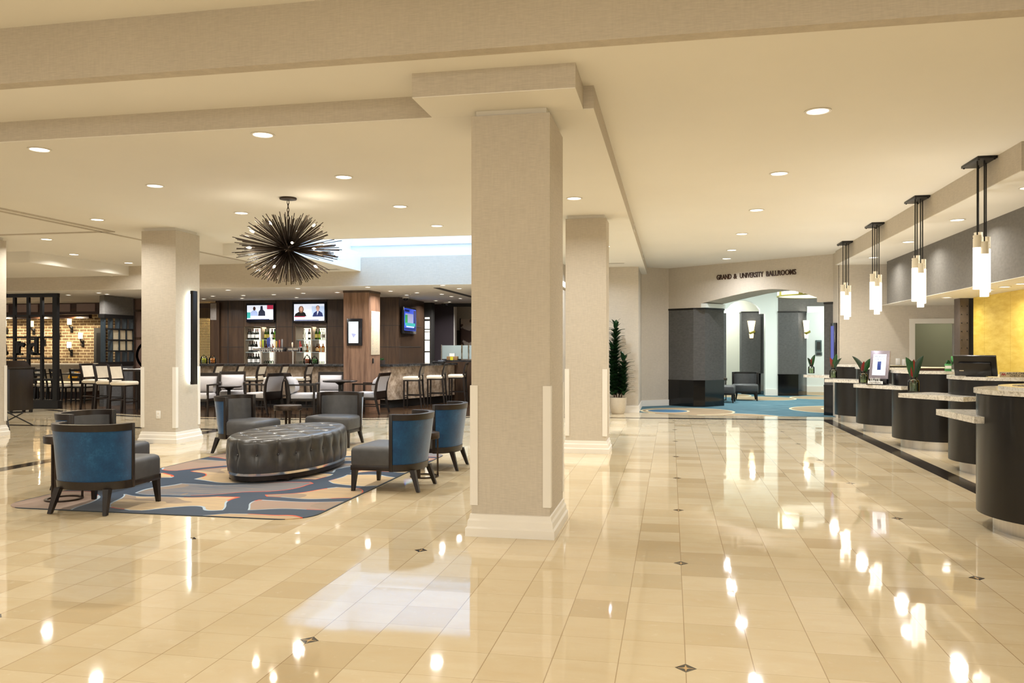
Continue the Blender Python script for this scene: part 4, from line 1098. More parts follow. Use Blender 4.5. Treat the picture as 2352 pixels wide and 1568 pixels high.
for side, sh, lst in rows:
    cnt = {}
    tot = {}
    for u, k_ in lst: tot[k_] = tot.get(k_, 0)+1
    for i, (u, k_) in enumerate(lst):
        cnt[k_] = cnt.get(k_, 0)+1
        o_ = '' if tot[k_] == 1 else ', %s from the left' % ORD[cnt[k_]-1]
        y = 20.58+.09*(i % 2); n0, n1 = N1 if side == 'left' else N2; md = (n0+n1)/2
        x = X_at(u, y)
        x = min(max(x, n0+.06), md-.075) if x < md else min(max(x, md+.075), n1-.06)
        bottle(k_, '%s on the %s %s bar shelf%s' % (nm[k_], sh, side, o_), (x, y, shelfz[sh]+.002), 'bottles behind the bar')
# stemmed and short glasses
gs = None
for i, u in enumerate((605, 608.5, 612, 615.5, 619, 622.5)):
    lab = 'upturned stem glass on the bottom left shelf, %s from the left' % ORD[i]
    y = 20.60+.09*(i % 2); lo = (N1[0]+N1[1])/2+.06
    if gs is None:
        gs = thing('wine_glass', lab, 'glass', (max(lo, X_at(u, y)), y, 1.002), 0, 'upturned stem glasses')
        B().lathe([(.032, 0), (.036, .04), (.030, .085), (.004, .10), (.004, .165), (.030, .168), (.030, .172), (.002, .172), (.002, .1), (.028, .084), (.034, .04), (.030, 0)], 16, ring=True).done('bowl', M['glass'], gs)
    else: dup(gs, lab, (lo+.065*(i//2)+.03*(i % 2), y, 1.002))
gt = None
for i, u in enumerate((688, 692, 696, 731, 735, 739, 743)):
    lab = ('short tumbler on the bottom right shelf, %s from the left' % ORD[i])
    y = 20.58
    if gt is None:
        gt = thing('tumbler', lab, 'glass', (max(N2[0]+.06, X_at(u, y)), y, 1.002), 0, 'short tumblers')
        B().lathe([(.001, 0), (.026, 0), (.031, .085), (.029, .085), (.024, .008), (.001, .008)], 16).done('glass_body', M['glass'], gt)
    else: dup(gt, lab, (gt.location.x+.066*i if i < 3 else (N2[0]+N2[1])/2+.06+.075*(i-3), y, 1.002))
# fruit jars on the bar
def jar(u, y, lab, fruit, fl, col, n, r, w=.085, h=.17):
    x = X_at(u, y); t = thing('glass_jar', lab, 'jar', (x, y, BT))
    B().lathe([(.001, 0), (w, .002), (w+.006, .02), (w+.006, h*.7), (w*.75, h*.95), (w*.70, h), (w*.66, h), (w*.70, h*.94), (w, h*.69), (w, .02), (w-.004, .006), (.001, .006)], 24).done('jar_body', M['glass'], t)
    B().lathe([(.001, h), (w*.74, h), (w*.70, h+.015), (.02, h+.035), (.010, h+.045), (.016, h+.06), (.001, h+.072)], 24).done('lid', M['glass'], t)
    mm = plain(fl+'_skin', col, .4, var=.15, scale=20); f0 = None; R2 = random.Random(u)
    k_ = 0
    for lay in range(4):
        nl = 4 if lay < 3 else 3
        for j in range(nl):
            a = 2*PI*j/nl+lay*.8; rr = w-r-.004 if lay < 3 else w*.5
            p = (x+rr*math.cos(a), y+rr*math.sin(a), BT+.008+r+lay*r*1.62)
            if p[2]+r > BT+h*.98: continue
            if f0 is None:
                f0 = B().sphere((0, 0, 0), r, 12).done(fl, mm); f0.location = p; tag(f0, fruit, fl, fl+'s in a glass jar')
            else: share(f0, None, p)
jar(468.5, 18.5, 'glass jar of yellow-green limes on the bar, beside the orange jar', 'yellow-green lime in the left glass jar', 'lime', '#b9b52c', 12, .033)
jar(488, 18.5, 'glass jar of oranges on the bar, right of the lime jar', 'orange in the glass jar right of the limes', 'orange', '#d87a22', 12, .034)
jar(705.5, 18.6, 'glass jar of red apples on the bar under the right shelves', 'red apple in the glass jar under the right shelves', 'apple', '#b8532a', 12, .034, .08, .18)
jar(722.5, 18.6, 'glass jar of green peppers on the bar, right of the apple jar', 'green pepper in the low glass jar', 'pepper', '#2f6a24', 12, .032, .085, .15)
# beer taps
hand = [('pale_handle', '#c9a97c'), ('lime_handle', '#9aa82a'), ('black_handle', '#1b1a1a'), ('blue_handle', '#2a3c80'), ('white_handle', '#cfcfd2'), ('cream_handle', '#d8cbb0'), ('gold_handle', '#a98a3a'), ('red_handle', '#8c3a30'), ('grey_handle', '#777777')]
def tower(u0, u1, legs, taps, lab):
    y = 18.75; x0, x1 = X_at(u0, y), X_at(u1, y); t = thing('beer_tower', lab, 'beer tap tower', ((x0+x1)/2, y, BT))
    cx = (x0+x1)/2; z = .355
    B().tube([(x0-cx, 0, z), (x1-cx, 0, z)], .047, 18).done('barrel', M['chrome'], t)
    B().lathe([(.001, 0), (.05, 0), (.05, .06), (.03, .07), (.001, .07)], 16, M=Matrix.Translation((x1-cx-.01, 0, z)) @ Matrix.Rotation(PI/2, 4, 'Y')).done('end_cap', M['blackgloss'], t)
    for u in legs:
        B().tube([(X_at(u, y)-cx, 0, 0), (X_at(u, y)-cx, 0, z)], .028, 16).done('post', M['chrome'], t)
    for i, (u, hh, hi) in enumerate(taps):
        x = X_at(u, y)-cx
        hd = B().lathe([(.001, 0), (.010, 0), (.016, hh*.3), (.020, hh*.75), (.014, hh*.97), (.001, hh)], 12, (x, -.045, z+.05)).done('tap_handle', plain(hand[hi][0], hand[hi][1], .35), t)
        B().tube([(x, -.03, z+.01), (x, -.06, z+.02), (x, -.062, z-.06)], .010, 8).done('spout', M['chrome'], t)
    return t
tower(583, 653, (600.5, 631), [(600, .17, 0), (606, .20, 1), (610.5, .19, 2), (617, .24, 3), (621, .26, 3), (626, .24, 4), (632, .20, 5), (637, .16, 6), (644, .19, 7), (650, .21, 8)], 'long chrome beer tower with ten tap handles behind the bar')
tower(663, 688, (673.5,), [(673.5, .13, 5), (691, .16, 7)], 'short chrome beer tower with a cream tap handle')

# ---- televisions and screens
def tv(name, lab, x0, x1, z0, z1, y, depth=.07, cat='television'):
    t = thing(name, lab, cat, ((x0+x1)/2, y, z0)); w, h = (x1-x0)/2, z1-z0
    B().box(-w, w, -depth, -.002, 0, h, .008).done('bezel', plain('navy_black_bezel', '#0b0d18', .2), t)
    return t, w, h
def patch(name, t, poly, y, m): return B().prism(poly, 0, .001, Matrix.Translation((0, y, 0)) @ Matrix.Rotation(PI/2, 4, 'X')).done(name, m, t)
def el_(cx, cz, rx, rz, n=16): return [(cx+rx*math.cos(2*PI*i/n), cz+rz*math.sin(2*PI*i/n)) for i in range(n)]
G = {k_: glow('screen_'+k_, lin(v) , s) for k_, (v, s) in dict(white=('#dfe6f5', 1.0), pale=('#b8cbe8', 1.0), dark=('#18203a', .6), navy=('#12235a', .9), skin=('#c99a86', .9), hair=('#7a5a44', .8), brown=('#4a3028', .5), shirt=('#9fb0d8', .9), teal=('#2f9a94', .9), red=('#b02a4a', .9), black=('#06070c', .3), blue=('#2f4fd0', 1.0), green=('#2a8a4a', .9), ice=('#e8f6fb', 1.1), lav=('#8f93b8', .9)).items()}
t, w, h = tv('television', 'left television on the wood wall showing two people at a desk', -11.39, -10.56, 2.15, 2.66, 20.4)
D = -.0705
patch('screen', t, [(-w+.03, .07), (w-.03, .07), (w-.03, h-.05), (-w+.03, h-.05)], D, G['white'])
patch('side_block', t, [(-w+.03, .11), (-w+.13, .11), (-w+.13, .27), (-w+.03, .27)], D-.001, G['teal'])
patch('corner_block', t, [(w-.21, h-.16), (w-.03, h-.16), (w-.03, h-.05), (w-.21, h-.05)], D-.001, G['red'])
patch('picture_shirt', t, [(-w+.13, .17), (-w+.36, .17), (-w+.34, .28), (-w+.28, .32), (-w+.20, .32), (-w+.14, .28)], D-.001, G['shirt'])
patch('picture_head', t, el_(-w+.245, .37, .04, .055), D-.0015, G['brown'])
patch('picture_jacket', t, [(-w+.36, .17), (-w+.57, .17), (-w+.56, .29), (-w+.50, .34), (-w+.49, .44), (-w+.43, .44), (-w+.42, .34), (-w+.37, .28)], D-.0015, G['dark'])
patch('caption_bar', t, [(-w+.16, .115), (w-.22, .115), (w-.22, .165), (-w+.16, .165)], D-.002, G['ice'])
patch('ticker', t, [(-w+.03, .07), (w-.14, .07), (w-.14, .085), (-w+.03, .085)], D-.002, G['navy'])
t, w, h = tv('television', 'right television on the wood wall showing two news presenters', -10.02, -9.07, 2.13, 2.69, 20.4)
patch('screen', t, [(-w+.04, .05), (w-.04, .05), (w-.04, h-.06), (-w+.04, h-.06)], D, G['white'])
patch('picture_backdrop', t, [(w-.40, .16), (w-.04, .16), (w-.04, h-.12), (w-.40, h-.12)], D-.0005, G['pale'])
patch('picture_dress', t, [(-w+.05, .17), (-w+.40, .17), (-w+.36, .26), (-w+.29, .30), (-w+.20, .30), (-w+.08, .24)], D-.001, G['black'])
patch('picture_hair', t, el_(-w+.245, .355, .075, .095), D-.0012, G['hair'])
patch('picture_face', t, el_(-w+.25, .36, .042, .065), D-.0016, G['skin'])
patch('picture_suit', t, [(w-.38, .16), (w-.07, .16), (w-.10, .26), (w-.18, .31), (w-.26, .31), (w-.34, .26)], D-.001, G['navy'])
patch('picture_shirt', t, [(w-.245, .19), (w-.20, .30), (w-.245, .30)], D-.0014, G['white'])
patch('picture_hair', t, el_(w-.225, .40, .055, .06), D-.0012, G['dark'])
patch('picture_face', t, el_(w-.225, .375, .047, .072), D-.0016, G['skin'])
patch('caption_bar', t, [(-w+.04, .085), (w-.04, .085), (w-.04, .15), (-w+.04, .15)], D-.002, G['ice'])
patch('caption_tab', t, [(-w+.05, .15), (-w+.36, .15), (-w+.36, .17), (-w+.05, .17)], D-.002, G['red'])
patch('ticker', t, [(-w+.06, .055), (w-.2, .055), (w-.2, .075), (-w+.06, .075)], D-.002, G['navy'])
t, w, h = tv('display_screen', 'upright digital screen showing a grey wedge on the wood column', -7.20, -6.84, 1.50, 2.11, 17.33, .05, 'screen')
patch('screen', t, [(-w+.045, .06), (w-.085, .06), (w-.085, h-.07), (-w+.045, h-.07)], -.0505, G['ice'])
patch('wedge_picture', t, [(-.08, .28), (.055, .265), (-.02, .17)], -.0515, G['lav'])
patch('text_line', t, [(-.09, h-.16), (.05, h-.16), (.05, h-.155), (-.09, h-.155)], -.0515, G['pale'])
mb = thing('menu_board', 'tall narrow cream menu board on the side of the wood column', 'menu', (-6.6885, 17.72, 1.29))
B().box(.0, .012, -.27, .27, 0, 1.0, .002).done('board', plain('cream_board', '#d8cbb0', .6), mb)
mr = B(); 
for i in range(34):
    if i in (7, 15, 22): continue
    z = .04+i*.024; L_ = .05+.07*((i*7) % 5)/5
    B().box(.011, .0135, -.24, -.24+L_, z, z+.006).done('text_line', M['grill'], mb)
    if i % 3: B().box(.011, .0135, .02, .02+L_*1.3, z, z+.005).done('price_line', M['grill'], mb)
B().box(.011, .0135, -.05, .06, .90, .93).done('heading_mark', M['grill'], mb)
pp = thing('wall_notice', 'small dark card holder below the menu board on the wood column', 'card holder', (-6.6885, 17.56, 1.10))
B().box(0, .02, -.03, .03, 0, .11, .003).done('holder', M['black'], pp); B().box(.018, .022, -.022, .022, .01, .10).done('card', M['gap'], pp)
# angled television on the wood block
t3 = thing('television', 'blue television on the side of the wood block, seen at an angle', 'television', (-6.80, 20.35, 1.82), math.radians(4))
B().box(.03, .09, -.66, .64, 0, .68, .006).done('bezel', plain('dark_bezel', '#0d0f16', .2), t3); B().box(0, .035, -.15, .15, .2, .5).done('bracket', M['black'], t3)
pm = lambda name, y0, y1, z0, z1, d, m: B().box(.0895+d-.001, .0895+d, y0, y1, z0, z1).done(name, m, t3)
pm('screen', -.62, .60, .08, .65, .001, G['blue']); pm('picture_sky', -.52, .30, .22, .52, .002, G['lav']); pm('picture_green', -.56, -.30, .26, .48, .003, G['green'])
pm('headline_bar', -.58, -.10, .56, .62, .003, G['navy']); pm('side_column', .34, .58, .10, .62, .002, G['navy']); pm('picture_city', -.5, .5, .20, .28, .004, G['teal']); pm('caption_bar', -.42, .40, .165, .195, .003, G['pale']); pm('ticker', -.6, .58, .09, .15, .003, G['navy'])

# ---- small things on the angled bar and the service counter
def on(u, y): return X_at(u, y), y
x, y = -6.93, 18.62
pt = thing('potted_plant', 'small dark pot of green succulents at the corner of the angled bar', 'plant', (x+.06, y+.03, BT))
B().lathe([(.001, 0), (.07, 0), (.085, .10), (.075, .10), (.07, .09), (.001, .09)], 20).done('pot', plain('dark_pot', '#3b322d', .6), pt)
for i in range(12):
    lf = leaf(.07, .012, .5).done('leaf', M['leaf2'], pt, loc=(.03*math.cos(i*2.4), .03*math.sin(i*2.4), .085), rz=i*.53)
gd = thing('sneeze_guard', 'frosted glass guard panels on steel posts at the service counter', 'glass guard', (0, 0, 1.12))
yg = q0.y+.30
xs = [X_at(u, yg) for u in (1014, 1061, 1076.5, 1092)]
for x in xs: B().tube([(x, yg, 0), (x, yg, .42)], .011, 8).done('post', M['chrome'], gd)
for a, b_ in zip(xs[:-1], xs[1:]): B().box(a+.02, b_-.02, yg-.005, yg+.005, .03, .40).done('glass_panel', M['frost'], gd)
xx = X_at(1040, yg-.16); nb = thing('napkin_box', 'tan box of white napkins with a yellow card on the bar', 'napkin box', (xx, yg-.18, 1.122))
B().box(-.15, .15, -.06, .06, 0, .10, .004).done('box_body', plain('kraft_box', '#8a6a40', .7), nb); B().box(-.08, .06, -.03, .03, .09, .18).done('napkins', M['paper'], nb); B().box(-.05, .03, -.066, -.06, .0, .09).done('yellow_card', plain('yellow_card', '#c9c21e', .6), nb)
xx = X_at(1008, 20.1); cr = thing('card_reader', 'black till keypad lying on the angled bar', 'till', (-5.92, 20.35, BT))
B().box(-.16, .14, -.10, .10, 0, .045, .01).done('base', M['blackgloss'], cr); B().box(-.02, .13, -.07, .07, .04, .075, .008).done('keypad', plain('grey_keypad', '#4a5058', .4), cr)
bs = thing('lit_shelf', 'narrow backlit shelf unit between the wood block and aubergine wall', 'shelf', (X_at(981.5, 22.4), 22.4, 0))
B().box(-.13, .13, 0, .3, 0, ZB).done('case', M['gap'], bs)
for z0, z1 in ((1.03, 1.32), (1.36, 1.66), (1.69, 1.90), (2.0, 2.22), (1.92, 1.97), (2.28, 2.33)): B().box(-.07, .07, -.012, .002, z0, z1).done('light_panel', backlit, bs)
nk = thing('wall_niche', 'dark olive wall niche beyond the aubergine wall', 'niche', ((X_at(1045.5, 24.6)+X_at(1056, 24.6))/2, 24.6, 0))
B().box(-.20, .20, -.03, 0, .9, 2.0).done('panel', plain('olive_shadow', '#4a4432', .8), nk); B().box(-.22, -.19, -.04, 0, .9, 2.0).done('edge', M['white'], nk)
ar = thing('wall_art', 'brown and white swirling wall art panel at the far right of the bar', 'artwork', (X_at(1083, 24.5), 24.55, 0))
t_ = NT('swirl_art'); wv = t_.n('ShaderNodeTexWave', wave_type='RINGS'); wv.inputs['Scale'].default_value = 4.0; wv.inputs['Distortion'].default_value = 5.0; t_.put(wv.inputs['Vector'], t_.pos()); t_.set(color=t_.ramp(wv.outputs[0], [(.35, lin('#5a4034')), (.6, lin('#d8c8ba'))]), rough=.6)
B().box(-.35, .6, -.03, .02, .9, 2.35).done('panel', t_.m, ar); B().box(-.38, -.35, -.05, .02, .88, 2.37).done('edge', M['brown'], ar)

# ---- bead curtain, poster and wood posts at the left end of the bar
cu = thing('bead_curtain', 'golden bead curtain hanging left of the bar', 'curtain', (X_at(472, 20.9), 20.9, 0))
B().box(-.75, .40, -.04, .04, 2.30, 2.58).done('valance', M['panel_olive'], cu)
gold = plain('gold_bead', '#8a7040', .35, .4)
sb = B()
for i in range(24):
    x = -.72+i*.048
    for j in range(30): sb.box(x-.014, x+.014, -.012, .012, .98+j*.046, .98+j*.046+.034)
    sb.box(x-.002, x+.002, -.002, .002, .95, 2.32)
sb.done('bead_strands', gold, cu, kind='stuff')
sbox('wall_golden_window', glow('golden_window', (1.0, .74, .34), .55), X_at(440, 21.3), X_at(490, 21.3), 21.3, 21.32, .9, 2.5)  # glowing sheet stands in for the lit golden wall behind the curtain
po = thing('wall_post', 'slim wood post with a pale poster beside the bead curtain', 'post', (X_at(498, 20.35), 20.3, 0))
B().box(-.17, .10, 0, .1, 0, ZB-.05).done('post_body', M['panel'], po); B().box(-.16, .02, -.012, 0, 2.22, 2.68, .002).done('poster', plain('grey_poster', '#9b938b', .7), po)

# ---- restaurant armchairs (face +x)
def armchair(label):
    t = thing('dining_armchair', label, 'armchair', (0, 0, 0), 0, 'grey upholstered armchairs by the bar')
    w = .29
    rg = lambda e, z: [(x*(1-e), y*(1-e), z) for x, y in ((-.24, -w+.03), (.27, -w+.03), (.285, -w+.06), (.285, w-.06), (.27, w-.03), (-.24, w-.03))]
    B().loft([rg(.02, .365), rg(0, .38), rg(0, .44), rg(.04, .462), rg(.15, .475)]).done('seat', M['silverfab'], t, ang=60)
    B().box(-.26, .27, -w+.02, w-.02, .31, .368, .004).done('seat_frame', M['darkwood'], t)
    for s in (-1, 1):
        y = s*(w-.02)
        B().bar((.25, y, 0), (.25, y, .66), .034, .042, .034, .036).done('leg', M['darkwood'], t)
        B().loft([[(x-wx/2, y-.018, z), (x+wx/2, y-.018, z), (x+wx/2, y+.018, z), (x-wx/2, y+.018, z)] for x, wx, z in ((-.36, .03, 0), (-.285, .05, .30), (-.27, .05, .45), (-.30, .042, .68), (-.385, .034, .90))]).done('leg', M['darkwood'], t)
        B().box(-.30, .272, y-.02, y+.02, .64, .672, .004).done('arm', M['darkwood'], t)
    B().box(-.34, .25, w-.03, w-.012, .17, .19).done('side_rail', M['darkwood'], t)
    B().box(-.34, .25, -w+.012, -w+.03, .17, .19).done('side_rail', M['darkwood'], t)
    def slab(x0, x1, pts, y): return B().loft([[(x+x0, -y, z), (x+x1, -y, z), (x+x1, y, z), (x+x0, y, z)] for x, z in pts])
    slab(-.016, .016, ((-.37, .83), (-.385, .90)), w-.03).done('top_rail', M['darkwoodx'], t)
    slab(-.014, .012, ((-.275, .34), (-.272, .50)), w-.03).done('lower_panel', M['darkwoodx'], t)
    slab(-.012, .012, ((-.272, .50), (-.30, .68), (-.37, .83)), w-.035).done('rear_panel', M['silverfab'], t)
    B().loft([[(x, y, z) for x, y in ((a, -w+.05), (a+d, -w+.07), (a+d, w-.07), (a, w-.05))] for a, d, z in ((-.26, .03, .47), (-.26, .10, .53), (-.275, .12, .62), (-.30, .10, .74), (-.345, .04, .82))]).done('back_cushion', M['silverfab'], t, ang=70)
    return t
ac = None
for u, y, a, lab in ((459, 15.78, -80, 'grey armchair partly hidden by the left square column'),
                     (533, 16.92, -62, 'grey armchair facing the camera behind the small round table'),
                     (604, 16.35, 168, 'grey armchair seen from behind, right of the small round table'),
                     (700, 16.30, 14, 'grey armchair seen from behind, left of the taller round table'),
                     (757, 17.03, -72, 'grey armchair facing the camera behind the taller round table'),
                     (848, 16.95, 176, 'grey armchair in profile in front of the wood column')):
    if ac is None: ac = armchair(lab); ac.location = (X_at(u, y), y, .003); ac.rotation_euler = (0, 0, math.radians(a))
    else: dup(ac, lab, (X_at(u, y), y, .003), math.radians(a))
def pedestal(label, x, y, h, r):
    t = thing('round_table', label, 'table', (x, y, .003))
    B().lathe([(.001, h-.035), (r-.02, h-.035), (r, h-.02), (r, h-.004), (r-.004, h), (.001, h)], 40).done('tabletop', M['darkwood'], t)
    B().lathe([(.001, .02), (.05, .02), (.04, .05), (.035, h-.1), (.12, h-.04), (.001, h-.034)], 20).done('pedestal', M['black'], t)
    B().lathe([(.001, 0), (.24, 0), (.24, .015), (.05, .03), (.001, .03)], 28).done('base', M['black'], t)
pedestal('small round dark table between the grey armchairs at left', X_at(526, 16.5), 16.5, .60, .27)
pedestal('taller round dark table in front of the wood column', X_at(781, 16.55), 16.55, .74, .37)
# ================================================================== RESTAURANT AT LEFT
dv = thing('grid_divider', 'tall dark open grid divider at the restaurant entrance, carrying large black letters', 'divider', (0, 16.85, 0))
xa_ = lambda u: X_at(u, 16.85)
gx = [xa_(u) for u in (34, 65.5, 96.5, 127.5)]
left = gx[0]-2*(gx[1]-gx[0])
B().box(left, xa_(137), -.06, .08, 0, .20).done('base', M['black'], dv)
B().box(left, xa_(134.5), -.04, .04, ZB-.09, ZB-.005).done('top_rail', M['black'], dv)
for i, x in enumerate([left, left+(gx[1]-gx[0])]+gx):
    wd = .06 if i == 5 else .032
    B().box(x-wd, x+wd, -.03, .035 if i != 5 else .06, .2, ZB-.08).done('upright', M['black'], dv)
for v in (725, 774.5, 822.5, 871, 919):
    z = at_y(80, v, 16.85)[1]; B().box(left, gx[-1], -.02, .03, z-.022, z+.022).done('crossbar', M['black'], dv)
for ch_, u in (('a', 11), ('r', 51), ('d', 81)):
    o = words('letter_'+{'a': 'first', 'r': 'second', 'd': 'third'}[ch_], ch_, .60 if ch_ != 'd' else .58, M['black'], dv, (xa_(u), -.06, at_y(80, 814, 16.85)[1]), ext=.03, bold=.016)
    o.name = 'letter'
sf = B()
for u, v, wd in ((46, 814, .26), (44, 786, .16), (88, 814, .14), (79, 780, .14)):
    x, z = at_y(u, v, 16.85)
    B().box(x-wd/2, x+wd/2, -.09, -.03, z-.012, z+.03).done('serif', M['black'], dv)
hp = thing('host_stand', 'dark wood host stand at the restaurant entrance', 'host stand', (X_at(40, 15.75), 15.75, 0), math.radians(-30))
B().box(-.26, .26, -.24, .24, .06, .98, .008).done('cabinet', M['darkwood'], hp); B().box(-.29, .29, -.27, .27, .98, 1.02, .006).done('top', M['darkwood'], hp)
B().prism([(-.25, 1.02), (.12, 1.02), (-.25, 1.16)], -.24, .24, Matrix.Rotation(PI/2, 4, 'X')).done('lectern_ledge', M['darkwood'], hp)
for x in (-.22, .22):
    for y in (-.2, .2): B().box(x-.03, x+.03, y-.03, y+.03, 0, .065).done('foot', M['black'], hp)
# bay-window style partition beside the stools
pt_ = thing('grid_screen', 'black multi-pane grid screen under a charcoal bulkhead, left of the square column', 'screen', (0, 0, 0))
pa, pb = Vector((X_at(240, 17.7), 17.7)), Vector((X_at(305, 18.75), 18.75)); pu = (pb-pa).normalized(); pn = Vector((pu.y, -pu.x))
PM = Matrix(((pu.x, pn.x, 0, pa.x), (pu.y, pn.y, 0, pa.y), (0, 0, 1, 0), (0, 0, 0, 1)))
PL = (pb-pa).length
B().box(-.05, PL-.02, -.10, .03, 2.28, ZB-.01, M=PM).done('bulkhead', M['fabricg'], pt_)
B().box(-.05, PL-.02, -.10, .02, 0, 1.02, M=PM).done('half_wall', M['pier'], pt_)
B().box(-.07, PL-.02, -.12, .05, 2.19, 2.285, M=PM).done('head_rail', M['black'], pt_)
B().box(-.07, PL-.02, -.12, .05, 1.0, 1.10, M=PM).done('sill_rail', M['black'], pt_)
for i in range(5):
    x = i*PL/4; B().box(x-.018, x+.018, -.10, .02, 1.08, 2.2, M=PM).done('upright', plain('satin_black', '#2a3236', .25), pt_)
for z in (1.37, 1.645, 1.92): B().box(0, PL, -.02, .025, z-.018, z+.018, M=PM).done('crossbar', M['black'], pt_)
for i in (1, 2, 3):
    for z0, z1 in ((1.39, 1.63), (1.665, 1.90)): B().box(i*PL/4+.02, (i+1)*PL/4-.02, -.012, -.004, z0, z1, M=PM).done('pane', plain('linen_pane', '#b8a98a', .7), pt_)
gp = thing('graphic_panel', 'brown wall panel with a large ring motif beside the left square column', 'wall panel', (0, 18.9, 0))
x0, x1 = X_at(305, 18.9), X_at(345, 18.9)
B().box(x0, x1, 0, .08, 0, ZB-.01).done('panel', plain('taupe_brown_panel', '#6b5448', .6, var=.05), gp)
B().box(x0-.02, x0+.06, -.02, .08, 0, ZB-.01).done('edge_post', M['panel'], gp)
for z in (1.70, 2.42): B().box(x0, x1, -.012, 0, z-.03, z+.03).done('cross_band', M['panel'], gp)
B().lathe([(.30, -.012), (.37, -.012), (.37, .0), (.30, .0)], 40, M=Matrix.Translation((x0+.46, -.0, 1.26)) @ Matrix.Rotation(PI/2, 4, 'X'), ring=True).done('ring_motif', M['panel'], gp)
# dark wood ceiling beams with pale lit panels
for i, (y, z0, z1, l) in enumerate(((20.2, 2.40, 2.73, 'nearer'), (21.0, 2.32, 2.52, 'farther'))):
    t = thing('ceiling_beam', '%s dark wood ceiling beam in front of the brick wall' % l, 'beam', (0, y, 0)); t['kind'] = 'structure'
    xe = X_at(232 if i == 0 else 204, y)
    B().box(-23, xe, 0, .14, z0, z1).done('beam_body', M['brown'], t)
    if i == 0:
        for u0, u1 in ((-20, 20), (40, 88), (100, 123), (133, 162), (177, 219)):
            B().box(X_at(u0, y), X_at(u1, y), -.02, 0, z0+.08, z1-.03).done('pale_panel', plain('mauve_panel', '#8f7c78', .7, var=.03), t)
# banquette, tables, chairs, cushions
bq = thing('banquette', 'long grey curved-back banquette below the brick wall', 'banquette', (0, 20.55, 0))
xq0, xq1 = -22.0, X_at(226, 20.9)
B().box(xq0, xq1, .35, .62, 0, 1.0, .06, 4).done('backrest', plain('grey_banquette', '#6d675d', .6), bq); B().box(xq0, xq1, -.2, .4, .18, .47, .05, 4).done('seat', M['creamleather'], bq); B().box(xq0, xq1, -.15, .4, 0, .2).done('base', M['brown'], bq)
for (u, y, dx, dz, rot, nme, col, lab) in ((170, 20.76, .0, .13, .25, 'yellow', '#d3a320', 'yellow cushion on the banquette'), (193, 20.74, 0, .16, .75, 'red', '#b93420', 'red cushion on the banquette, right of the yellow one')):
    x = X_at(u, y); c = thing('cushion', lab, 'cushion', (x, y, .48+dz+.06))
    c.rotation_euler = (math.radians(-18), rot, 0)
    n = 12; rr = []
    def pil(s):
        return [[(.15*a*(1-.10*(1-abs(b))), s*.06*((1-a*a)*(1-b*b))**.5, .15*b*(1-.10*(1-abs(a)))) for a in [-1+2*i/n for i in range(n+1)]] for b in [-1+2*j/n for j in range(n+1)]]
    mbm = B(); f, k_ = pil(-1), pil(1)
    vs = [p for r in f for p in r]+[p for r in k_ for p in r]; N1_ = (n+1)**2; fs = []
    for j in range(n):
        for i in range(n):
            a = j*(n+1)+i; fs += [[a, a+1, a+n+2, a+n+1], [N1_+a+n+1, N1_+a+n+2, N1_+a+1, N1_+a]]
    mbm.faces(vs, fs); bmesh.ops.remove_doubles(mbm.bm, verts=mbm.bm.verts, dist=.002)
    mbm.done('cover', plain(nme+'_cover', col, .8, var=.15, scale=9), c, ang=80)
    B().tube([(.135*math.cos(a), 0, .135*math.sin(a)) for a in (PI*.25, PI*.75)], .006, 6).done('piping', plain(nme+'_piping', col, .7), c)
def dining_table(lab, u, y, w):
    x = X_at(u, y); t = thing('dining_table', lab, 'table', (x, y, .003))
    B().box(-w, w, -.38, .38, .715, .75, .005).done('tabletop', M['darkwood'], t); B().box(-.04, .04, -.04, .04, .02, .72).done('pedestal', M['black'], t); B().box(-.25, .25, -.25, .25, 0, .03, .008).done('base', M['black'], t)
    return x, y
tabs = [dining_table('dark dining table laid for guests, right of the grid divider', 187, 19.75, .45), dining_table('dark dining table laid for guests, seen through the grid divider', 80, 19.75, .48)]
for (x, y), l in zip(tabs, ('beside the red cushion', 'seen through the grid divider')):
    for i, dx in enumerate((-.22, .22)):
        p = thing('plate', 'white plate on the %s side of the table %s' % (('left', 'right')[i], l), 'plate', (x+dx, y-.1, .753), 0, 'table settings')
        B().lathe([(.001, 0), (.08, 0), (.125, .014), (.125, .018), (.08, .006), (.001, .006)], 24).done('dish', M['plate'], p)
        nb = B().lathe([(.001, .006), (.05, .006), (.06, .03), (.03, .09), (.045, .12), (.001, .10)], 10).done('folded_napkin', M['paper'], p)
    g = thing('water_glass', 'water glass on the table %s' % l, 'glass', (x, y-.05, .753)); B().lathe([(.001, 0), (.032, 0), (.038, .12), (.036, .12), (.030, .006), (.001, .006)], 16).done('glass_body', M['glass'], g)
def side_chair(lab, u, y, a):
    t = thing('dining_chair', lab, 'chair', (X_at(u, y), y, .003), math.radians(a), 'dark ladder-back dining chairs')
    B().box(-.2, .22, -.21, .21, .42, .48, .02, 3).done('seat', M['creamleather'], t)
    for s in (-1, 1):
        B().bar((.19, s*.18, 0), (.19, s*.18, .43), .03, .036).done('leg', M['black'], t)
        B().loft([[(x-.018, s*.19-.016, z), (x+.018, s*.19-.016, z), (x+.018, s*.19+.016, z), (x-.018, s*.19+.016, z)] for x, z in ((-.25, 0), (-.2, .45), (-.29, .90))]).done('leg', M['black'], t)
    for z, xo in ((.86, -.28), (.74, -.256), (.62, -.232)): B().box(xo-.01, xo+.012, -.18, .18, z-.035, z+.035).done('slat', M['black'], t)
    B().box(-.2, .2, -.19, .19, .39, .425).done('seat_frame', M['black'], t)
    return t
side_chair('dark ladder-back chair with cream seat just right of the grid divider', 148, 18.75, 80)
side_chair('dark ladder-back chair with cream seat beside the leftmost counter stool', 192, 18.9, 95)
side_chair('dark ladder-back chair with cream seat behind the grid divider', 110, 18.75, 85)
side_chair('dark ladder-back chair with cream seat behind the host stand', 62, 18.7, 95)
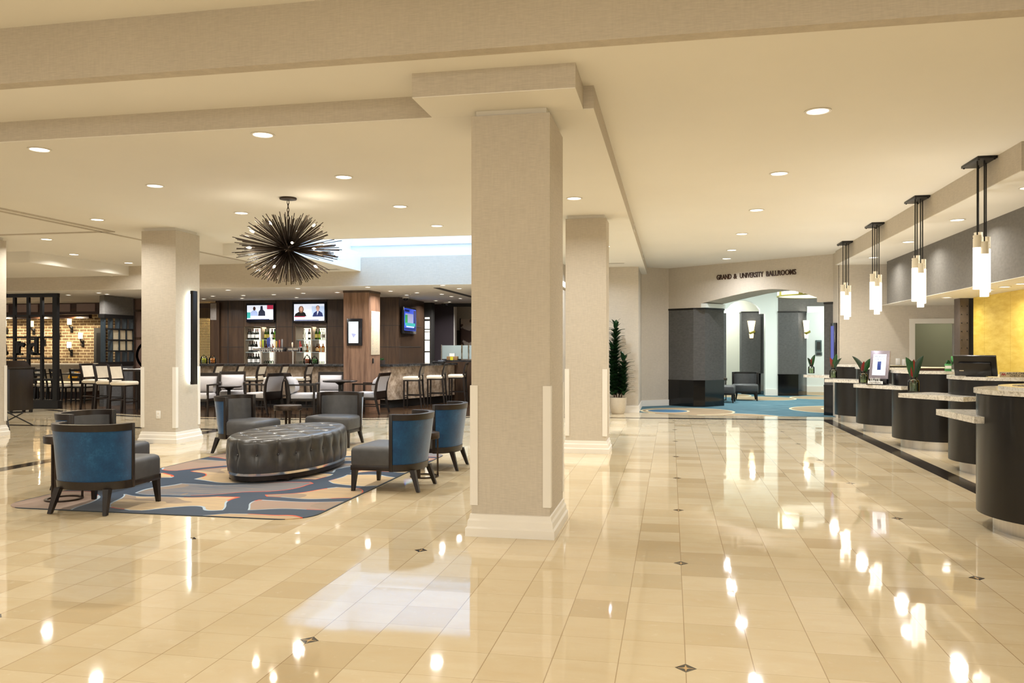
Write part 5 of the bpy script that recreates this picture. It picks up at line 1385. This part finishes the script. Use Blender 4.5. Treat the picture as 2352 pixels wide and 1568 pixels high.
ht = thing('high_table', 'dark high counter table beside the three cream counter stools', 'table', (0, 0, .003))
x0, x1 = X_at(262, 16.9), X_at(345, 16.9)
B().box(x0+.1, x1+.6, 16.75, 17.45, .90, .94, .004).done('tabletop', M['darkwood'], ht)
for x in (x0+.5, x1+.2): B().box(x-.05, x+.05, 17.05, 17.15, 0, .90).done('pedestal', M['darkwood'], ht)
for i, u in enumerate((285, 318)):
    p = thing('place_mat', 'white place mat on the high table, %s' % ('farther left', 'beside the column')[i], 'place mat', (X_at(u, 17.0), 17.0, .944), 0, 'place mats')
    B().box(-.17, .17, -.13, .13, 0, .012, .003).done('mat', M['plate'], p); B().box(-.05, .05, -.05, .05, .012, .02).done('napkin', M['paper'], p)
# candle-style sconces on the brick wall
scs = None
for i, (u, v, l) in enumerate(((165.5, 738, 'topmost right of the divider'), (191, 770, 'rightmost of the group'), (165, 791, 'lowest of the group'), (135, 755, 'beside the divider edge'), (78.5, 743, 'seen through the divider, middle'), (103.5, 768, 'seen through the divider, low'), (16.5, 742, 'at the far left edge'))):
    x, z = at_y(u, v, 21.5); lab = 'white candle sconce on the brick wall, %s' % l
    if scs is None:
        scs = thing('wall_sconce', lab, 'wall light', (x, 21.5, z), 0, 'candle sconces on the brick wall')
        B().lathe([(.001, -.10), (.062, -.10), (.062, .08), (.001, .08)], 20, (0, -.11, 0)).done('shade', glow('candle_shade', (1.0, .88, .62), 1.6), scs)
        B().tube([(0, -.11, -.10), (0, -.11, -.17), (0, -.02, -.24)], .018, 10).done('arm', M['black'], scs); B().box(-.045, .045, -.03, 0, -.34, -.15, .01).done('backplate', M['black'], scs)
    else: dup(scs, lab, (x, 21.5, z))
    lamp('POINT', (x, 21.28, z+.02), 2.5, (1.0, .75, .42), .05)
ts_ = thing('light_tripod', 'black folded tripod legs beside the left edge column', 'tripod', (X_at(14, 12.6), 12.6, 0))
for p, q in (((0, 0, .30), (.30, -.25, 0)), ((0, 0, .30), (.42, .15, .05)), ((-.15, 0, .05), (.35, 0, .28)), ((.0, .0, .30), (.05, -.45, 0)), ((.0, .0, .02), (0, 0, .75))): B().tube([p, q], .012, 8).done('leg', M['black'], ts_)

# ================================================================== PLANT, ARCH SIGN, FOYER
pl = thing('potted_dracaena', 'tall dark green plant in a pale tapered pot beside the arch wall', 'plant', (-1.15, 17.98, 0))
B().lathe([(.001, 0), (.125, 0), (.15, .03), (.19, .22), (.195, .36), (.18, .365), (.17, .36), (.165, .32), (.001, .32)], 32).done('pot', plain('pearl_pot', '#c4b8a4', .3, .1, .03), pl)
B().lathe([(.001, .30), (.166, .30), (.166, .33), (.001, .335)], 24).done('soil', M['gap'], pl)
Rl = random.Random(5)
def frond(L, w):
    b = B(); rows = []; n = 5
    for j in range(n+1):
        s = j/n; wd = w*math.sin(PI*min(1, s*.9+.1))**.8+.001
        rows.append([(L*s, -wd, .35*L*s-.55*L*s*s), (L*s, 0, .35*L*s-.55*L*s*s-.006), (L*s, wd, .35*L*s-.55*L*s*s)])
    vs = [p for r in rows for p in r]; fs = []
    for j in range(n):
        for k_ in (0, 1): a = 3*j+k_; fs.append([a, a+1, a+4, a+3])
    return b.faces(vs, fs)
lf0 = None; lm = B()
for (bx, by, zb, zt, R0) in ((-.05, .0, .40, 1.93, .27), (.13, -.06, .40, 1.22, .27), (-.12, -.05, .40, 1.45, .25), (.04, .08, .4, .95, .24)):
    B().tube([(bx*.5, by*.5, .31), (bx, by, zb+.2), (bx, by, zt)], .016, 8).done('stem', M['brown'], pl)
    m = int((zt-zb)/.0105)
    for i in range(m):
        z = zb+(zt-zb)*i/m; a = i*2.39996; s_ = R0*(.95 if z < zt-.15 else .75)*Rl.uniform(.8, 1.1)
        tilt = -.35-(.9 if z > zt-.10 else .25)*Rl.uniform(.7, 1.2)
        MM = Matrix.Translation((bx, by, z)) @ Matrix.Rotation(a, 4, 'Z') @ Matrix.Rotation(tilt, 4, 'Y')
        n = 5; L, w_ = s_, .042; base = len(lm.bm.verts); vs = []; fs = []
        for j in range(n+1):
            q = j/n; wd = w_*math.sin(PI*min(1, q*.9+.1))**.8+.001; h_ = .30*L*q-.50*L*q*q
            for k_, yy in enumerate((-wd, 0, wd)): vs.append(MM @ Vector((L*q, yy, h_-(.006 if k_ == 1 else 0))))
        for j in range(n):
            for k_ in (0, 1): b_ = 3*j+k_; fs.append([b_, b_+1, b_+4, b_+3])
        lm.faces(vs, fs)
lm.done('foliage', plain('dracaena_leaf', '#1d3d22', .3, 0, .35, 8), pl, ang=60, kind='stuff')
# lettering over the arch
sg = thing('ballroom_sign', 'dark lettering GRAND & UNIVERSITY BALLROOMS on the wall over the arch', 'sign', (A0[0], A0[1], 0), math.atan2(UY, UX))
wd_ = ['GRAND', '&', 'UNIVERSITY', 'BALLROOMS']; xs_ = [1.405, 1.865, 2.03, 2.70]; we = [.40, .09, .60, .725]
for i, s_ in enumerate(wd_):
    o = words('sign_word', s_, .165, M['brown'], sg, (xs_[i], -.012, 3.075), ext=.011, align='LEFT', bold=.002)
    o.scale = (we[i]/max(1e-3, max(v.co.x for v in o.data.vertices)-min(v.co.x for v in o.data.vertices)), 1, 1)
# drum lamp, sconces, pictures, chairs in the foyer
dl = thing('drum_pendant', 'large shallow drum ceiling lamp with brass straps inside the ballroom foyer', 'ceiling lamp', (3.62, 22.3, 2.80))
B().lathe([(.001, .0), (.84, .0), (.86, .03), (.001, .03)], 48).done('diffuser', glow('drum_glow', (1.0, .95, .80), .9), dl)
B().lathe([(.83, .03), (.865, .03), (.865, .40), (.83, .40)], 48, ring=True).done('drum_side', glow('drum_side_glow', (1.0, .97, .86), 1.0), dl)
brass = plain('brass_strap', '#8d8438', .4, .6)
for a in range(8): B().box(.82, .885, -.05, .05, 0, .42, M=Matrix.Rotation(a*PI/4-2.05, 4, 'Z')).done('strap', brass, dl)
B().lathe([(.84, -.012), (.885, -.012), (.885, .02), (.84, .02)], 48, ring=True).done('rim', brass, dl)
B().tube([(0, 0, .03), (0, 0, .62)], .02, 8).done('stem', brass, dl)
fs0 = None
for (u, v, y, l) in ((1726, 755, 26.3, 'on the farther dark pier in the foyer'), (1849.5, 755, YW+.2, 'on the right dark pier in the foyer')):
    x, z = at_y(u, v, y); lab = 'glowing tapered wall sconce %s' % l
    if fs0 is None:
        fs0 = thing('foyer_sconce', lab, 'wall light', (x, y, z-.05), 0, 'foyer sconces')
        up = glow('amber_shade', (1.0, .82, .52), 1.5)
        B().loft([[(-w_, 0, z_), (-w_*.6, -.07, z_), (w_*.6, -.07, z_), (w_, 0, z_)] for w_, z_ in ((.05, -.16), (.075, .0), (.125, .30))]).done('upper_shade', up, fs0)
        B().loft([[(-w_, 0, z_), (-w_*.6, -.055, z_), (w_*.6, -.055, z_), (w_, 0, z_)] for w_, z_ in ((.055, -.24), (.072, -.10))]).done('lower_shade', up, fs0)
        B().box(-.09, .09, -.085, .0, -.10, -.03, .01, M=Matrix.Rotation(-.35, 4, 'Y')).done('band', brass, fs0)
    else: dup(fs0, lab, (x, y-.12, z-.05), math.radians(40))
    lamp('POINT', (x, y-.35, z+.3), 6, WARM, .08)
for u0, u1, v0, v1, l in ((1873, 1887, 781, 807, 'dark framed picture on the pale foyer wall'), (1873, 1888, 808.5, 816, 'small dark plaque under the framed picture')):
    (x0, z1), (x1, z0) = at_y(u0, v0, 28), at_y(u1, v1, 28)
    t = thing('wall_picture', l, 'picture', ((x0+x1)/2, 28, (z0+z1)/2)); w_, h_ = (x1-x0)/2, (z1-z0)/2
    B().box(-w_, w_, -.03, 0, -h_, h_, .004).done('frame', plain('pewter_frame', '#4c5a58', .4), t); B().box(-w_*.6, w_*.6, -.034, -.028, -h_*.7, h_*.7).done('picture_face', M['gap'], t)
fg = M['greyleather']
f0 = tub_chair('tub_chair', 'dark grey tub chair facing right, half behind the arch pier', 'grey tub chairs in the foyer', M['purple'], M['greyleather'], M['black'])
f0.location = (1.30, 22.35, .004); f0.rotation_euler = (0, 0, math.radians(-8))
f1 = dup(f0, 'dark grey tub chair facing the camera inside the ballroom foyer', (2.02, 23.35, .004), math.radians(-98))
drum_table('side_table', 'small dark side table between the two grey foyer chairs', (1.32, 23.12, .004), .20, .62, 3, .3)
# ================================================================== CAMERA, WORLD, COLOUR
w = bpy.data.worlds.new('lobby_surroundings'); sc.world = w; w.use_nodes = True
wt = w.node_tree; bg = wt.nodes['Background']; bg.inputs[0].default_value = (1.0, .95, .86, 1); bg.inputs[1].default_value = .85
cam = bpy.data.cameras.new('camera'); co = bpy.data.objects.new('camera', cam); C.objects.link(co)
co.location = (0, 0, EYE); co.rotation_euler = (PI/2, 0, YAW)
cam.sensor_width = 36; cam.lens = F*36/2352; cam.shift_y = (CY-784)/2352; cam.clip_end = 200; cam.clip_start = .05
sc.camera = co
sc.view_settings.view_transform = 'Standard'; sc.view_settings.look = 'None'; sc.view_settings.gamma = 1.0
sc.view_settings.use_curve_mapping = False; sc.view_settings.exposure = EXPOSURE
sc.cycles.max_bounces = 8; sc.cycles.diffuse_bounces = 4; sc.cycles.glossy_bounces = 4; sc.cycles.transmission_bounces = 8; sc.cycles.transparent_max_bounces = 8
sc.cycles.sample_clamp_indirect = 6.0; sc.cycles.caustics_reflective = False; sc.cycles.caustics_refractive = False
